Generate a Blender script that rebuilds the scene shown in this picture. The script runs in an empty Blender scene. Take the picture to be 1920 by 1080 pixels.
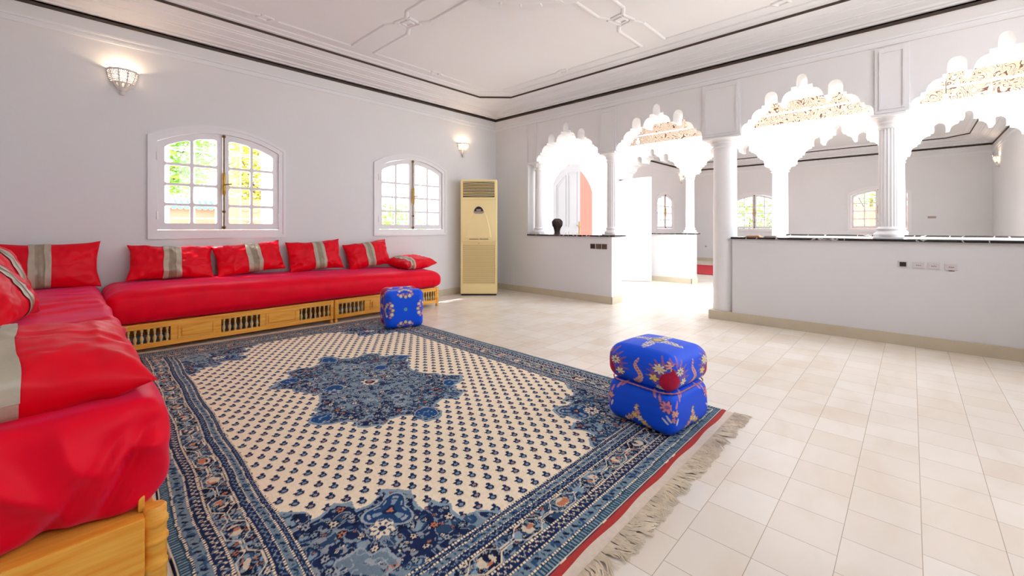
import bpy, bmesh, math, random
import numpy as np
from mathutils import Vector, Matrix, noise

random.seed(7)
RNG = np.random.default_rng(11)
SC = bpy.context.scene
COL = SC.collection

# ------------------------------------------------------------------ camera
F_PX = 794.56
YAW = math.radians(43.314)
CAM = (-5.177, -5.270, 1.05)
cd = bpy.data.cameras.new('camera')
cd.sensor_width = 36.0
cd.lens = F_PX / 1920 * 36.0
cd.shift_y = -(540 - 427.2) / 1920
cd.clip_start = 0.02
cam = bpy.data.objects.new('camera', cd)
cam.location = CAM
cam.rotation_euler = (math.pi / 2, 0, YAW - math.pi / 2)
COL.objects.link(cam)
SC.camera = cam

# ------------------------------------------------------------------ world, sun, exposure
w = bpy.data.worlds.new('world'); SC.world = w
w.use_nodes = True
bg = w.node_tree.nodes['Background']
bg.inputs[0].default_value = (0.83, 0.90, 1.0, 1)
bg.inputs[1].default_value = 3.3
sd = bpy.data.lights.new('sun', 'SUN'); sd.energy = 7.5; sd.angle = math.radians(1.0)
sd.color = (0.97, 0.985, 1.0)
sun = bpy.data.objects.new('sun', sd); COL.objects.link(sun)
# light travels along -Z of the lamp: nearly straight down, leaning into the room through the left windows
sun.rotation_euler = Vector((-0.08, 0.37, 1.0)).to_track_quat('Z', 'Y').to_euler()
SC.view_settings.view_transform = 'Standard'
SC.view_settings.look = 'None'
SC.view_settings.gamma = 1.0
SC.view_settings.use_curve_mapping = False
SC.view_settings.exposure = 0.97

# ------------------------------------------------------------------ helpers
def lin(c):
    c = np.asarray(c, float) / 255.0
    return np.where(c <= 0.04045, c / 12.92, ((c + 0.055) / 1.055) ** 2.4)
def L3(r, g, b):
    v = lin((r, g, b)); return (float(v[0]), float(v[1]), float(v[2]), 1.0)

def mat(name, col, rough=0.6, metal=0.0, spec=0.5, var=0.0, scale=6.0, bump=0.0, bscale=40.0,
        sheen=0.0, attr=None, emis=None, estr=0.0, coat=0.0, sheen_tint=None, wrinkle=0.0, wscale=4.0):
    m = bpy.data.materials.new(name); m.use_nodes = True
    nt = m.node_tree; N = nt.nodes; K = nt.links
    b = N['Principled BSDF']
    b.inputs['Roughness'].default_value = rough
    b.inputs['Metallic'].default_value = metal
    b.inputs['Specular IOR Level'].default_value = spec
    b.inputs['Base Color'].default_value = col
    if sheen:
        b.inputs['Sheen Weight'].default_value = sheen
        b.inputs['Sheen Roughness'].default_value = 0.4
        if sheen_tint: b.inputs['Sheen Tint'].default_value = sheen_tint
    if coat: b.inputs['Coat Weight'].default_value = coat
    if emis:
        b.inputs['Emission Color'].default_value = emis
        b.inputs['Emission Strength'].default_value = estr
    tc = N.new('ShaderNodeTexCoord')
    if attr:
        a = N.new('ShaderNodeAttribute'); a.attribute_name = attr
        K.new(a.outputs['Color'], b.inputs['Base Color'])
    elif var:
        n = N.new('ShaderNodeTexNoise'); n.inputs['Scale'].default_value = scale
        n.inputs['Detail'].default_value = 6
        K.new(tc.outputs['Object'], n.inputs['Vector'])
        r = N.new('ShaderNodeValToRGB')
        r.color_ramp.elements[0].position = 0.3; r.color_ramp.elements[1].position = 0.7
        r.color_ramp.elements[0].color = tuple(c * (1 - var) for c in col[:3]) + (1,)
        r.color_ramp.elements[1].color = tuple(min(1, c * (1 + var)) for c in col[:3]) + (1,)
        K.new(n.outputs['Fac'], r.inputs['Fac']); K.new(r.outputs['Color'], b.inputs['Base Color'])
    if wrinkle:
        n2 = N.new('ShaderNodeTexNoise'); n2.noise_type = 'RIDGED_MULTIFRACTAL'
        n2.inputs['Scale'].default_value = wscale; n2.inputs['Detail'].default_value = 3; n2.inputs['Distortion'].default_value = 0.8
        mp = N.new('ShaderNodeMapping'); mp.inputs['Scale'].default_value = (1.0, 1.0, 2.2)
        K.new(tc.outputs['Object'], mp.inputs['Vector']); K.new(mp.outputs['Vector'], n2.inputs['Vector'])
        n3_ = N.new('ShaderNodeTexNoise'); n3_.inputs['Scale'].default_value = 600
        K.new(tc.outputs['Object'], n3_.inputs['Vector'])
        bp = N.new('ShaderNodeBump'); bp.inputs['Strength'].default_value = wrinkle; bp.inputs['Distance'].default_value = 0.035
        bq = N.new('ShaderNodeBump'); bq.inputs['Strength'].default_value = 0.15; bq.inputs['Distance'].default_value = 0.001
        K.new(n2.outputs['Fac'], bp.inputs['Height']); K.new(n3_.outputs['Fac'], bq.inputs['Height'])
        K.new(bp.outputs['Normal'], bq.inputs['Normal']); K.new(bq.outputs['Normal'], b.inputs['Normal'])
    elif bump:
        n2 = N.new('ShaderNodeTexNoise'); n2.inputs['Scale'].default_value = bscale
        n2.inputs['Detail'].default_value = 5
        K.new(tc.outputs['Object'], n2.inputs['Vector'])
        bp = N.new('ShaderNodeBump'); bp.inputs['Strength'].default_value = bump
        bp.inputs['Distance'].default_value = 0.01
        K.new(n2.outputs['Fac'], bp.inputs['Height']); K.new(bp.outputs['Normal'], b.inputs['Normal'])
    return m

M = {}
M['wall'] = mat('painted_plaster', (0.79, 0.775, 0.775, 1), 0.75, spec=0.25, var=0.012, scale=1.5, bump=0.12, bscale=18)
M['ceil'] = mat('ceiling_plaster', (0.815, 0.815, 0.825, 1), 0.8, spec=0.2, var=0.01, scale=1.2, bump=0.05, bscale=14)
M['stucco'] = mat('white_stucco', (0.87, 0.855, 0.85, 1), 0.6, spec=0.3, bump=0.08, bscale=25)
M['white'] = mat('white_gloss_paint', (0.84, 0.815, 0.82, 1), 0.35, spec=0.5, bump=0.03, bscale=30)
M['dark_line'] = mat('dark_brown_strip', L3(66, 52, 42), 0.6)
M['base'] = mat('stone_skirting', L3(206, 193, 168), 0.55, var=0.06, scale=5, bump=0.05)
M['red'] = mat('red_satin_cotton', (0.88, 0.0, 0.020, 1), 0.45, spec=0.14, var=0.06, scale=9, wrinkle=0.55, wscale=2.4, sheen=0.38, sheen_tint=(1, 0.15, 0.48, 1))
M['redpil'] = mat('red_cushion_satin', (0.80, 0.0, 0.014, 1), 0.42, spec=0.18, var=0.06, scale=9, wrinkle=0.5, wscale=4.0, sheen=0.15, sheen_tint=(1, 0.2, 0.4, 1))
M['taupe'] = mat('taupe_satin', L3(150, 136, 112), 0.32, spec=0.6, var=0.12, scale=14, bump=0.35, bscale=30)
M['taupe2'] = mat('light_taupe_satin', L3(184, 172, 150), 0.38, spec=0.6, var=0.08, scale=14, bump=0.2, bscale=30)
M['wood2'] = mat('pale_turned_wood', L3(214, 186, 128), 0.5, var=0.1, scale=20)
M['cream_plastic'] = mat('aged_cream_plastic', L3(250, 228, 166), 0.4, spec=0.5, var=0.015, scale=3)
M['cream_dark'] = mat('aged_cream_slat', L3(200, 178, 128), 0.5)
M['black'] = mat('black_plastic', L3(38, 34, 28), 0.4)
M['brown_sw'] = mat('brown_switch_plastic', L3(92, 74, 62), 0.35)
M['brass'] = mat('aged_brass', L3(170, 138, 72), 0.38, metal=0.85, var=0.2, scale=30)
M['bronze'] = mat('dark_brass_rod', L3(120, 96, 60), 0.45, metal=0.6, var=0.2, scale=30)
M['sock'] = mat('white_socket_plastic', L3(222, 214, 214), 0.35)
M['lampmetal'] = mat('white_pierced_metal', (0.80, 0.76, 0.72, 1), 0.5, metal=0.0)
M['bulb'] = mat('warm_bulb', (1, 0.85, 0.6, 1), 0.4, emis=(1, 0.72, 0.42, 1), estr=6)
M['vase'] = mat('dark_openwork_metal', L3(70, 56, 50), 0.35, metal=0.5, var=0.3, scale=40)
M['doorshade'] = mat('shade_toned_door_paint', (0.40, 0.39, 0.40, 1), 0.4)  # shade on the door leaf is put into this grey base colour
M['coral'] = mat('coral_render', L3(196, 84, 72), 0.85, var=0.05, scale=4, bump=0.2)
M['coral2'] = mat('pale_coral_render', L3(212, 128, 104), 0.85, var=0.08, scale=4, bump=0.2)
M['outwhite'] = mat('white_exterior_render', (0.85, 0.84, 0.83, 1), 0.85)
M['teal'] = mat('teal_roof_tiles', L3(90, 160, 150), 0.5)
M['paving'] = mat('pale_garden_paving', L3(225, 205, 190), 0.85, var=0.06, scale=2)
M['leaf'] = mat('green_leaves', L3(120, 172, 44), 0.5, var=0.35, scale=3)
M['leaf2'] = mat('blossom_and_leaves', L3(176, 176, 70), 0.5, var=0.35, scale=3)
M['bark'] = mat('tree_bark', L3(120, 92, 70), 0.9, var=0.2)
M['iron'] = mat('white_painted_iron', (0.8, 0.8, 0.8, 1), 0.5)
M['cord'] = mat('twisted_cord', L3(196, 120, 130), 0.6, var=0.3, scale=120)
M['fringe'] = mat('cotton_fringe', L3(230, 214, 190), 0.9, var=0.12, scale=20)
M['flat'] = mat('cream_flatweave', L3(222, 204, 186), 0.9, var=0.05, scale=60, bump=0.2, bscale=200)
M['redband'] = mat('red_selvedge_wool', L3(178, 50, 44), 0.9, var=0.1, scale=80)
M['redrug'] = mat('red_flat_rug', L3(205, 30, 45), 0.85, var=0.1, scale=10)
M['darkfringe'] = mat('dark_rug_edge', L3(90, 30, 40), 0.9)
M['tan'] = mat('tan_cover', L3(196, 140, 92), 0.6)
M['greybook'] = mat('grey_taupe_cover', L3(176, 160, 150), 0.6)
M['rug'] = mat('patterned_wool_pile', (1, 1, 1, 1), 0.95, spec=0.1, attr='Col', bump=0.35, bscale=220)
M['brocade'] = mat('blue_floral_brocade', (1, 1, 1, 1), 0.5, spec=0.3, attr='Col', bump=0.15, bscale=180)
M['dust'] = mat('garden_ground', L3(220, 205, 190), 0.9)

def wood_mat():
    m = bpy.data.materials.new('honey_pine_wood'); m.use_nodes = True
    nt = m.node_tree; N = nt.nodes; K = nt.links; b = N['Principled BSDF']
    tc = N.new('ShaderNodeTexCoord'); mp = N.new('ShaderNodeMapping')
    mp.inputs['Scale'].default_value = (2.0, 30, 30)
    n = N.new('ShaderNodeTexNoise'); n.inputs['Scale'].default_value = 2.0; n.inputs['Detail'].default_value = 6
    r = N.new('ShaderNodeValToRGB')
    r.color_ramp.elements[0].position = 0.3; r.color_ramp.elements[0].color = L3(238, 150, 38)
    r.color_ramp.elements[1].position = 0.7; r.color_ramp.elements[1].color = L3(255, 196, 84)
    K.new(tc.outputs['Object'], mp.inputs['Vector']); K.new(mp.outputs['Vector'], n.inputs['Vector'])
    K.new(n.outputs['Fac'], r.inputs['Fac']); K.new(r.outputs['Color'], b.inputs['Base Color'])
    b.inputs['Roughness'].default_value = 0.38
    return m
M['wood'] = wood_mat()

def floor_mat():
    m = bpy.data.materials.new('beige_terracotta_tiles'); m.use_nodes = True
    nt = m.node_tree; N = nt.nodes; K = nt.links; b = N['Principled BSDF']
    tc = N.new('ShaderNodeTexCoord'); mp = N.new('ShaderNodeMapping')
    mp.inputs['Location'].default_value = (3.08, 4.70, 0)
    K.new(tc.outputs['Object'], mp.inputs['Vector'])
    br = N.new('ShaderNodeTexBrick')
    br.offset = 0.42; br.offset_frequency = 3; br.squash = 1.0
    br.inputs['Scale'].default_value = 1.0
    br.inputs['Brick Width'].default_value = 0.1985; br.inputs['Row Height'].default_value = 0.1985
    br.inputs['Mortar Size'].default_value = 0.0013; br.inputs['Mortar Smooth'].default_value = 0.3
    br.inputs['Bias'].default_value = -0.1
    br.inputs['Color1'].default_value = L3(242, 233, 221)
    br.inputs['Color2'].default_value = L3(236, 222, 205)
    br.inputs['Mortar'].default_value = L3(186, 170, 148)
    K.new(mp.outputs['Vector'], br.inputs['Vector'])
    n = N.new('ShaderNodeTexNoise'); n.inputs['Scale'].default_value = 2.2; n.inputs['Detail'].default_value = 4
    n.inputs['Distortion'].default_value = 0.6
    mp2 = N.new('ShaderNodeMapping'); mp2.inputs['Scale'].default_value = (1, 1.9, 1)
    K.new(tc.outputs['Object'], mp2.inputs['Vector']); K.new(mp2.outputs['Vector'], n.inputs['Vector'])
    r = N.new('ShaderNodeValToRGB')
    r.color_ramp.elements[0].position = 0.32; r.color_ramp.elements[0].color = (0.95, 0.91, 0.86, 1)
    r.color_ramp.elements[1].position = 0.55; r.color_ramp.elements[1].color = (1, 1, 1, 1)
    K.new(n.outputs['Fac'], r.inputs['Fac'])
    mx = N.new('ShaderNodeMix'); mx.data_type = 'RGBA'; mx.blend_type = 'MULTIPLY'; mx.inputs[0].default_value = 1.0
    K.new(br.outputs['Color'], mx.inputs[6]); K.new(r.outputs['Color'], mx.inputs[7])
    K.new(mx.outputs[2], b.inputs['Base Color'])
    n3 = N.new('ShaderNodeTexNoise'); n3.inputs['Scale'].default_value = 9.0; n3.inputs['Detail'].default_value = 6
    K.new(tc.outputs['Object'], n3.inputs['Vector'])
    rr = N.new('ShaderNodeMapRange'); rr.inputs[3].default_value = 0.24; rr.inputs[4].default_value = 0.28
    K.new(n3.outputs['Fac'], rr.inputs[0]); K.new(rr.outputs[0], b.inputs['Roughness'])
    bp = N.new('ShaderNodeBump'); bp.inputs['Strength'].default_value = 0.25; bp.inputs['Distance'].default_value = 0.004
    inv = N.new('ShaderNodeMath'); inv.operation = 'SUBTRACT'; inv.inputs[0].default_value = 1.0
    K.new(br.outputs['Fac'], inv.inputs[1])
    K.new(inv.outputs[0], bp.inputs['Height']); K.new(bp.outputs['Normal'], b.inputs['Normal'])
    return m
M['floor'] = floor_mat()

def marble_mat():
    m = bpy.data.materials.new('black_marble_white_veins'); m.use_nodes = True
    nt = m.node_tree; N = nt.nodes; K = nt.links; b = N['Principled BSDF']
    tc = N.new('ShaderNodeTexCoord')
    n = N.new('ShaderNodeTexNoise'); n.inputs['Scale'].default_value = 5.0; n.inputs['Detail'].default_value = 3
    K.new(tc.outputs['Object'], n.inputs['Vector'])
    r = N.new('ShaderNodeValToRGB')
    e = r.color_ramp.elements
    e[0].position = 0.47; e[0].color = L3(36, 34, 36)
    e[1].position = 0.53; e[1].color = L3(36, 34, 36)
    k = e.new(0.5); k.color = L3(205, 200, 200)
    k = e.new(0.485); k.color = L3(36, 34, 36)
    k = e.new(0.515); k.color = L3(36, 34, 36)
    K.new(n.outputs['Fac'], r.inputs['Fac']); K.new(r.outputs['Color'], b.inputs['Base Color'])
    b.inputs['Roughness'].default_value = 0.15
    return m
M['marble'] = marble_mat()

def glass_mat():
    m = bpy.data.materials.new('window_glass'); m.use_nodes = True
    nt = m.node_tree; N = nt.nodes; K = nt.links
    for n in list(N): N.remove(n)
    o = N.new('ShaderNodeOutputMaterial'); t = N.new('ShaderNodeBsdfTransparent'); g = N.new('ShaderNodeBsdfGlossy')
    g.inputs['Roughness'].default_value = 0.02
    mx = N.new('ShaderNodeMixShader')
    mx.inputs[0].default_value = 0.04; K.new(t.outputs[0], mx.inputs[1]); K.new(g.outputs[0], mx.inputs[2])
    K.new(mx.outputs[0], o.inputs['Surface'])
    return m
M['glass'] = glass_mat()

def frieze_mat():
    m = bpy.data.materials.new('painted_arabesque_frieze'); m.use_nodes = True
    nt = m.node_tree; N = nt.nodes; K = nt.links; b = N['Principled BSDF']
    tc = N.new('ShaderNodeTexCoord')
    n = N.new('ShaderNodeTexNoise'); n.inputs['Scale'].default_value = 7.5; n.inputs['Detail'].default_value = 0.5
    n.inputs['Distortion'].default_value = 1.4
    K.new(tc.outputs['Object'], n.inputs['Vector'])
    mul = N.new('ShaderNodeMath'); mul.operation = 'MULTIPLY'; mul.inputs[1].default_value = 5.0
    fr = N.new('ShaderNodeMath'); fr.operation = 'FRACT'
    K.new(n.outputs['Fac'], mul.inputs[0]); K.new(mul.outputs[0], fr.inputs[0])
    r = N.new('ShaderNodeValToRGB'); e = r.color_ramp.elements
    e[0].position = 0.0; e[0].color = L3(96, 58, 40)
    e[1].position = 1.0; e[1].color = L3(194, 176, 158)
    for p_, c_ in ((.15, (84, 50, 36)), (.22, (196, 178, 160)), (.48, (192, 166, 134)), (.55, (70, 76, 100)), (.62, (196, 178, 160))):
        k = e.new(p_); k.color = L3(*c_)
    K.new(fr.outputs[0], r.inputs['Fac']); K.new(r.outputs['Color'], b.inputs['Base Color'])
    b.inputs['Roughness'].default_value = 0.7
    return m
M['frieze'] = frieze_mat()

def link(o, parent=None):
    COL.objects.link(o)
    if parent is not None: o.parent = parent
    return o
def smooth(me, ang=40):
    me.polygons.foreach_set('use_smooth', [True] * len(me.polygons))
    try: me.set_sharp_from_angle(angle=math.radians(ang))
    except Exception: pass
def obj(name, bm, m, parent=None, sm=False, ang=40):
    me = bpy.data.meshes.new(name)
    bmesh.ops.recalc_face_normals(bm, faces=bm.faces[:])
    bm.to_mesh(me); bm.free()
    if isinstance(m, (list, tuple)):
        for k in m: me.materials.append(k)
    else: me.materials.append(m)
    if sm: smooth(me, ang)
    return link(bpy.data.objects.new(name, me), parent)
def empty(name, loc=(0, 0, 0), rz=0, parent=None):
    o = bpy.data.objects.new(name, None); o.location = loc; o.rotation_euler = (0, 0, rz)
    o.empty_display_size = 0.1
    return link(o, parent)
def tag(o, label, cat, group=None, kind=None):
    if label: o['label'] = label
    if cat: o['category'] = cat
    if group: o['group'] = group
    if kind: o['kind'] = kind
    return o
def struct(o, label=None):
    o['kind'] = 'structure'
    if label: o['label'] = label
    return o
def dup(root, label=None, loc=None, rz=None):
    r = root.copy(); COL.objects.link(r)
    if label: r['label'] = label
    if loc is not None: r.location = loc
    if rz is not None: r.rotation_euler = (0, 0, rz)
    for ch in list(root.children):
        c = ch.copy(); COL.objects.link(c); c.parent = r
        for g in list(ch.children):
            d = g.copy(); COL.objects.link(d); d.parent = c
    return r

def box(bm, x0, x1, y0, y1, z0, z1, mi=0, bev=0.0, mtx=None):
    b2 = bmesh.new() if bev else bm
    vs = [b2.verts.new(p) for p in ((x0, y0, z0), (x1, y0, z0), (x1, y1, z0), (x0, y1, z0), (x0, y0, z1), (x1, y0, z1), (x1, y1, z1), (x0, y1, z1))]
    fs = [b2.faces.new([vs[i] for i in f]) for f in ((0, 3, 2, 1), (4, 5, 6, 7), (0, 1, 5, 4), (1, 2, 6, 5), (2, 3, 7, 6), (3, 0, 4, 7))]
    for f in fs: f.material_index = mi
    if mtx is not None:
        for v in vs: v.co = mtx @ v.co
    if bev:
        bmesh.ops.bevel(b2, geom=b2.edges[:], offset=bev, segments=2, affect='EDGES', profile=0.6)
        merge(bm, b2)
def merge(bm, b2):
    me = bpy.data.meshes.new('tmp'); b2.to_mesh(me); b2.free(); bm.from_mesh(me); bpy.data.meshes.remove(me)
def lathe(bm, prof, seg=24, cx=0, cy=0, a0=0, a1=2 * math.pi, rfun=None, mi=0):
    full = abs(a1 - a0 - 2 * math.pi) < 1e-6
    n = seg if full else seg + 1
    rings = []
    for r, z in prof:
        ring = []
        for i in range(n):
            a = a0 + (a1 - a0) * i / seg
            rr = r if rfun is None else rfun(r, a, z)
            ring.append(bm.verts.new((cx + rr * math.cos(a), cy + rr * math.sin(a), z)))
        rings.append(ring)
    for j in range(len(prof) - 1):
        for i in range(seg):
            k = (i + 1) % n if full else i + 1
            f = bm.faces.new((rings[j][i], rings[j][k], rings[j + 1][k], rings[j + 1][i])); f.material_index = mi
    if full:
        if prof[0][0] > 1e-4: bm.faces.new(rings[0][::-1]).material_index = mi
        if prof[-1][0] > 1e-4: bm.faces.new(rings[-1]).material_index = mi
def tube(bm, pts, r, seg=8, closed=False, mi=0):
    pts = [Vector(p) for p in pts]; n = len(pts); rings = []
    up = Vector((0, 0, 1))
    for i, p in enumerate(pts):
        a = pts[(i - 1) % n] if (closed or i > 0) else p
        b = pts[(i + 1) % n] if (closed or i < n - 1) else p
        t = (b - a).normalized()
        s = t.cross(up)
        if s.length < 1e-3: s = t.cross(Vector((1, 0, 0)))
        s.normalize(); u = s.cross(t)
        rr = r[i] if isinstance(r, (list, tuple)) else r
        rings.append([bm.verts.new(p + (s * math.cos(2 * math.pi * k / seg) + u * math.sin(2 * math.pi * k / seg)) * rr) for k in range(seg)])
    for i in range(n if closed else n - 1):
        A = rings[i]; B = rings[(i + 1) % n]
        for k in range(seg):
            bm.faces.new((A[k], A[(k + 1) % seg], B[(k + 1) % seg], B[k])).material_index = mi
    if not closed:
        bm.faces.new(rings[0][::-1]).material_index = mi; bm.faces.new(rings[-1]).material_index = mi
def prism(bm, outline, fn, t0, t1, mi=0):
    """outline: 2-D points, fn(a,b,t)->3-D; extruded from t0 to t1"""
    A = [bm.verts.new(fn(a, b, t0)) for a, b in outline]
    B = [bm.verts.new(fn(a, b, t1)) for a, b in outline]
    bm.faces.new(A).material_index = mi; bm.faces.new(B[::-1]).material_index = mi
    n = len(outline)
    for i in range(n):
        j = (i + 1) % n
        bm.faces.new((A[j], A[i], B[i], B[j])).material_index = mi
def ring_prism(bm, outer, inner, fn, t0, t1, mi=0):
    """band between two outlines of the same length, extruded"""
    n = len(outer)
    Ao = [bm.verts.new(fn(a, b, t0)) for a, b in outer]; Ai = [bm.verts.new(fn(a, b, t0)) for a, b in inner]
    Bo = [bm.verts.new(fn(a, b, t1)) for a, b in outer]; Bi = [bm.verts.new(fn(a, b, t1)) for a, b in inner]
    for i in range(n):
        j = (i + 1) % n
        for q in ((Ao[i], Ao[j], Ai[j], Ai[i]), (Bo[j], Bo[i], Bi[i], Bi[j]), (Ao[j], Ao[i], Bo[i], Bo[j]), (Ai[i], Ai[j], Bi[j], Bi[i])):
            bm.faces.new(q).material_index = mi

def np_mesh(name, V, Q, m, parent=None, col=None, sm=True):
    me = bpy.data.meshes.new(name)
    V = np.asarray(V, np.float32); Q = np.asarray(Q, np.int32)
    me.vertices.add(len(V)); me.vertices.foreach_set('co', V.ravel())
    me.loops.add(Q.size); me.loops.foreach_set('vertex_index', Q.ravel())
    me.polygons.add(len(Q)); me.polygons.foreach_set('loop_start', np.arange(0, Q.size, 4, dtype=np.int32))
    if sm: me.polygons.foreach_set('use_smooth', np.ones(len(Q), bool))
    me.update(calc_edges=True); me.validate()
    if col is not None:
        a = me.color_attributes.new('Col', 'FLOAT_COLOR', 'POINT')
        c4 = np.ones((len(V), 4), np.float32); c4[:, :3] = col
        a.data.foreach_set('color', c4.ravel())
    me.materials.append(m)
    return link(bpy.data.objects.new(name, me), parent)
def rbox(half, r, n):
    """welded rounded box: returns verts, quads, cube coordinates"""
    half = np.array(half, float); keys = {}; V = []; C = []; Q = []
    def vid(c):
        k = tuple(np.round(c * 100000).astype(int))
        if k in keys: return keys[k]
        keys[k] = len(C); C.append(c); return keys[k]
    for ax in range(3):
        u, v = [(1, 2), (2, 0), (0, 1)][ax]
        for s in (-1, 1):
            nu, nv = n[u], n[v]
            G = np.empty((nu + 1, nv + 1), int)
            for i in range(nu + 1):
                for j in range(nv + 1):
                    c = np.zeros(3); c[ax] = s; c[u] = 2 * i / nu - 1; c[v] = 2 * j / nv - 1
                    G[i, j] = vid(c)
            for i in range(nu):
                for j in range(nv):
                    q = [G[i, j], G[i + 1, j], G[i + 1, j + 1], G[i, j + 1]]
                    Q.append(q if s > 0 else q[::-1])
    C = np.array(C); P = C * half
    inn = np.clip(P, -(half - r), half - r); d = P - inn
    L = np.linalg.norm(d, axis=1, keepdims=True); L[L < 1e-9] = 1
    return inn + d / L * r, np.array(Q), C

# ---- numpy value noise
class VN:
    def __init__(s, seed): s.g = np.random.default_rng(seed).random((128, 128))
    def __call__(s, x, y):
        xi = np.floor(x).astype(int); yi = np.floor(y).astype(int); fx = x - xi; fy = y - yi
        fx = fx * fx * (3 - 2 * fx); fy = fy * fy * (3 - 2 * fy)
        a = s.g[xi % 128, yi % 128]; b = s.g[(xi + 1) % 128, yi % 128]; c = s.g[xi % 128, (yi + 1) % 128]; d = s.g[(xi + 1) % 128, (yi + 1) % 128]
        return (a * (1 - fx) + b * fx) * (1 - fy) + (c * (1 - fx) + d * fx) * fy
n1, n2, n3 = VN(1), VN(2), VN(3)

# ================================================================== SETTING
RX0, RX1, RY0, RY1 = -5.6, 0.0, -6.5, 0.0        # near room
FX0, FX1, FY0, FY1 = 3.17, 8.9, -6.57, 0.0       # far room
ZL = 2.90
TH = 0.27
bm = bmesh.new(); box(bm, -5.75, 9.1, -6.8, 0.25, -0.1, 0.0)
struct(obj('floor', bm, M['floor']), 'beige square stone tiles running through both rooms')
bm = bmesh.new(); box(bm, -30, 30, -30, 30, -0.32, -0.12)
struct(obj('ground', bm, M['dust']))

# window outline helpers (a = along wall, b = height)
def arch_pts(w, zb, zs, za, n=16):
    """closed outline of an arched opening centred on 0: bottom left, bottom right, then arc back"""
    h = w / 2; rise = za - zs; R = (h * h + rise * rise) / (2 * rise); cz = za - R
    t = math.asin(h / R)
    arc = [(R * math.sin(t - 2 * t * i / n), cz + R * math.cos(t - 2 * t * i / n)) for i in range(n + 1)]
    return [(-h, zb), (h, zb)] + arc
def wall_with_openings(name, fn, a0, a1, z0, z1, ops, t0, t1, m):
    """ops: list of (centre, outline points of an arched opening). Built in slabs around each opening."""
    bm = bmesh.new()
    xs = a0
    for c, pts in sorted(ops, key=lambda o: o[0]):
        h = pts[1][0]; zb = pts[0][1]
        if c - h > xs + 1e-6: prism(bm, [(xs, z0), (c - h, z0), (c - h, z1), (xs, z1)], fn, t0, t1)
        if zb > z0 + 1e-6: prism(bm, [(c - h, z0), (c + h, z0), (c + h, zb), (c - h, zb)], fn, t0, t1)
        arc = [(c + p[0], p[1]) for p in pts[2:]]      # right to left
        for i in range(len(arc) - 1):
            (ax, az), (bx, bz) = arc[i], arc[i + 1]
            prism(bm, [(bx, bz), (ax, az), (ax, z1), (bx, z1)], fn, t0, t1)
        xs = c + h
    if xs < a1: prism(bm, [(xs, z0), (a1, z0), (a1, z1), (xs, z1)], fn, t0, t1)
    bmesh.ops.remove_doubles(bm, verts=bm.verts[:], dist=1e-5)
    # drop interior faces shared by neighbouring slabs
    seen = {}
    for f in bm.faces:
        k = tuple(sorted(v.index for v in f.verts)) if False else tuple(sorted(tuple(round(c, 4) for c in v.co) for v in f.verts))
        seen.setdefault(k, []).append(f)
    dead = [f for l in seen.values() if len(l) > 1 for f in l]
    bmesh.ops.delete(bm, geom=dead, context='FACES')
    return struct(obj(name, bm, m))

WO = arch_pts(1.10, 1.00, 1.88, 2.045)            # hole for a window
fnA = lambda a, b, t: (a, t, b)                    # wall y = const
fnB = lambda a, b, t: (t, a, b)                    # wall x = const
W1X, W2X = -4.018, -1.697
wall_with_openings('wall_left', fnA, -5.75, 0.27, 0, 3.4, [(W1X, WO), (W2X, WO)], 0.0, 0.22, M['wall'])
W3X = 6.97
wall_with_openings('wall_far_left', fnA, 3.17, 9.1, 0, 3.4, [(W3X, WO)], 0.0, 0.22, M['wall'])
W4Y, W5Y = -1.875, -4.66
wall_with_openings('wall_far', fnB, -6.8, 0.22, 0, 3.4, [(W5Y, WO), (W4Y, WO)], 8.9, 9.1, M['wall'])
bm = bmesh.new(); box(bm, 5.2, 9.1, -6.8, -6.57, 0, 3.4)
struct(obj('wall_far_right', bm, M['wall']))

bm = bmesh.new(); box(bm, -5.80, -5.60, -6.8, 0.22, 0, 3.4); struct(obj('wall_side', bm, M['wall']))
bm = bmesh.new(); box(bm, -5.6, 0.0, -6.8, -6.5, 0, 1.75)  # unseen wall added behind the camera, open above to shape the fill light
for x_ in (-5.6, -3.9, -2.2, -0.5): box(bm, x_, x_ + .5, -6.8, -6.5, 1.5, 3.4)
struct(obj('wall_back_baffle', bm, M['wall']))

# near wall with the arcade
CAPZ = 2.10
CEN = [-1.497, -2.911, -4.455, -5.825]
def ell(p, q, n=5):      # quarter ellipse starting vertical, ending horizontal
    return [(p[0] + (q[0] - p[0]) * (1 - math.cos(t)), p[1] + (q[1] - p[1]) * math.sin(t)) for t in [math.pi / 2 * i / n for i in range(1, n + 1)]]
def ell2(p, q, n=5):     # starting horizontal, ending vertical
    return [(p[0] + (q[0] - p[0]) * math.sin(t), p[1] + (q[1] - p[1]) * (1 - math.cos(t))) for t in [math.pi / 2 * i / n for i in range(1, n + 1)]]
half = [(0, 2.10), (0, 2.14)] + ell((0, 2.14), (.062, 2.205)) + [(.068, 2.237), (.097, 2.237)] + ell((.097, 2.237), (.197, 2.338)) + \
       [(.200, 2.366), (.229, 2.366), (.226, 2.40), (.228, 2.44)] + ell((.228, 2.44), (.287, 2.500)) + ell2((.287, 2.500), (.344, 2.44)) + \
       [(.346, 2.40), (.345, 2.366), (.380, 2.362)] + ell((.383, 2.366), (.466, 2.468)) + [(.469, 2.505), (.514, 2.505), (.512, 2.545), (.516, 2.575)] + ell((.516, 2.575), (.56, 2.624))
prof = half + [(1.12 - a, b) for a, b in half[::-1][1:]]
def arcade(name, x0, ymax):
    bm = bmesh.new(); y = ymax
    out = [(ymax, 3.4)]
    path = [(ymax, CAPZ)]
    for c in CEN:
        path += [(c + 0.56 - a, b) for a, b in prof]
    path.append((-6.6, CAPZ))
    out = [(-6.6, 3.4), (ymax, 3.4)] + path
    prism(bm, out, fnB, x0, x0 + TH)
    return struct(obj(name, bm, M['wall']))
def low_walls(name, x0):
    pass
bm = bmesh.new()
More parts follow.
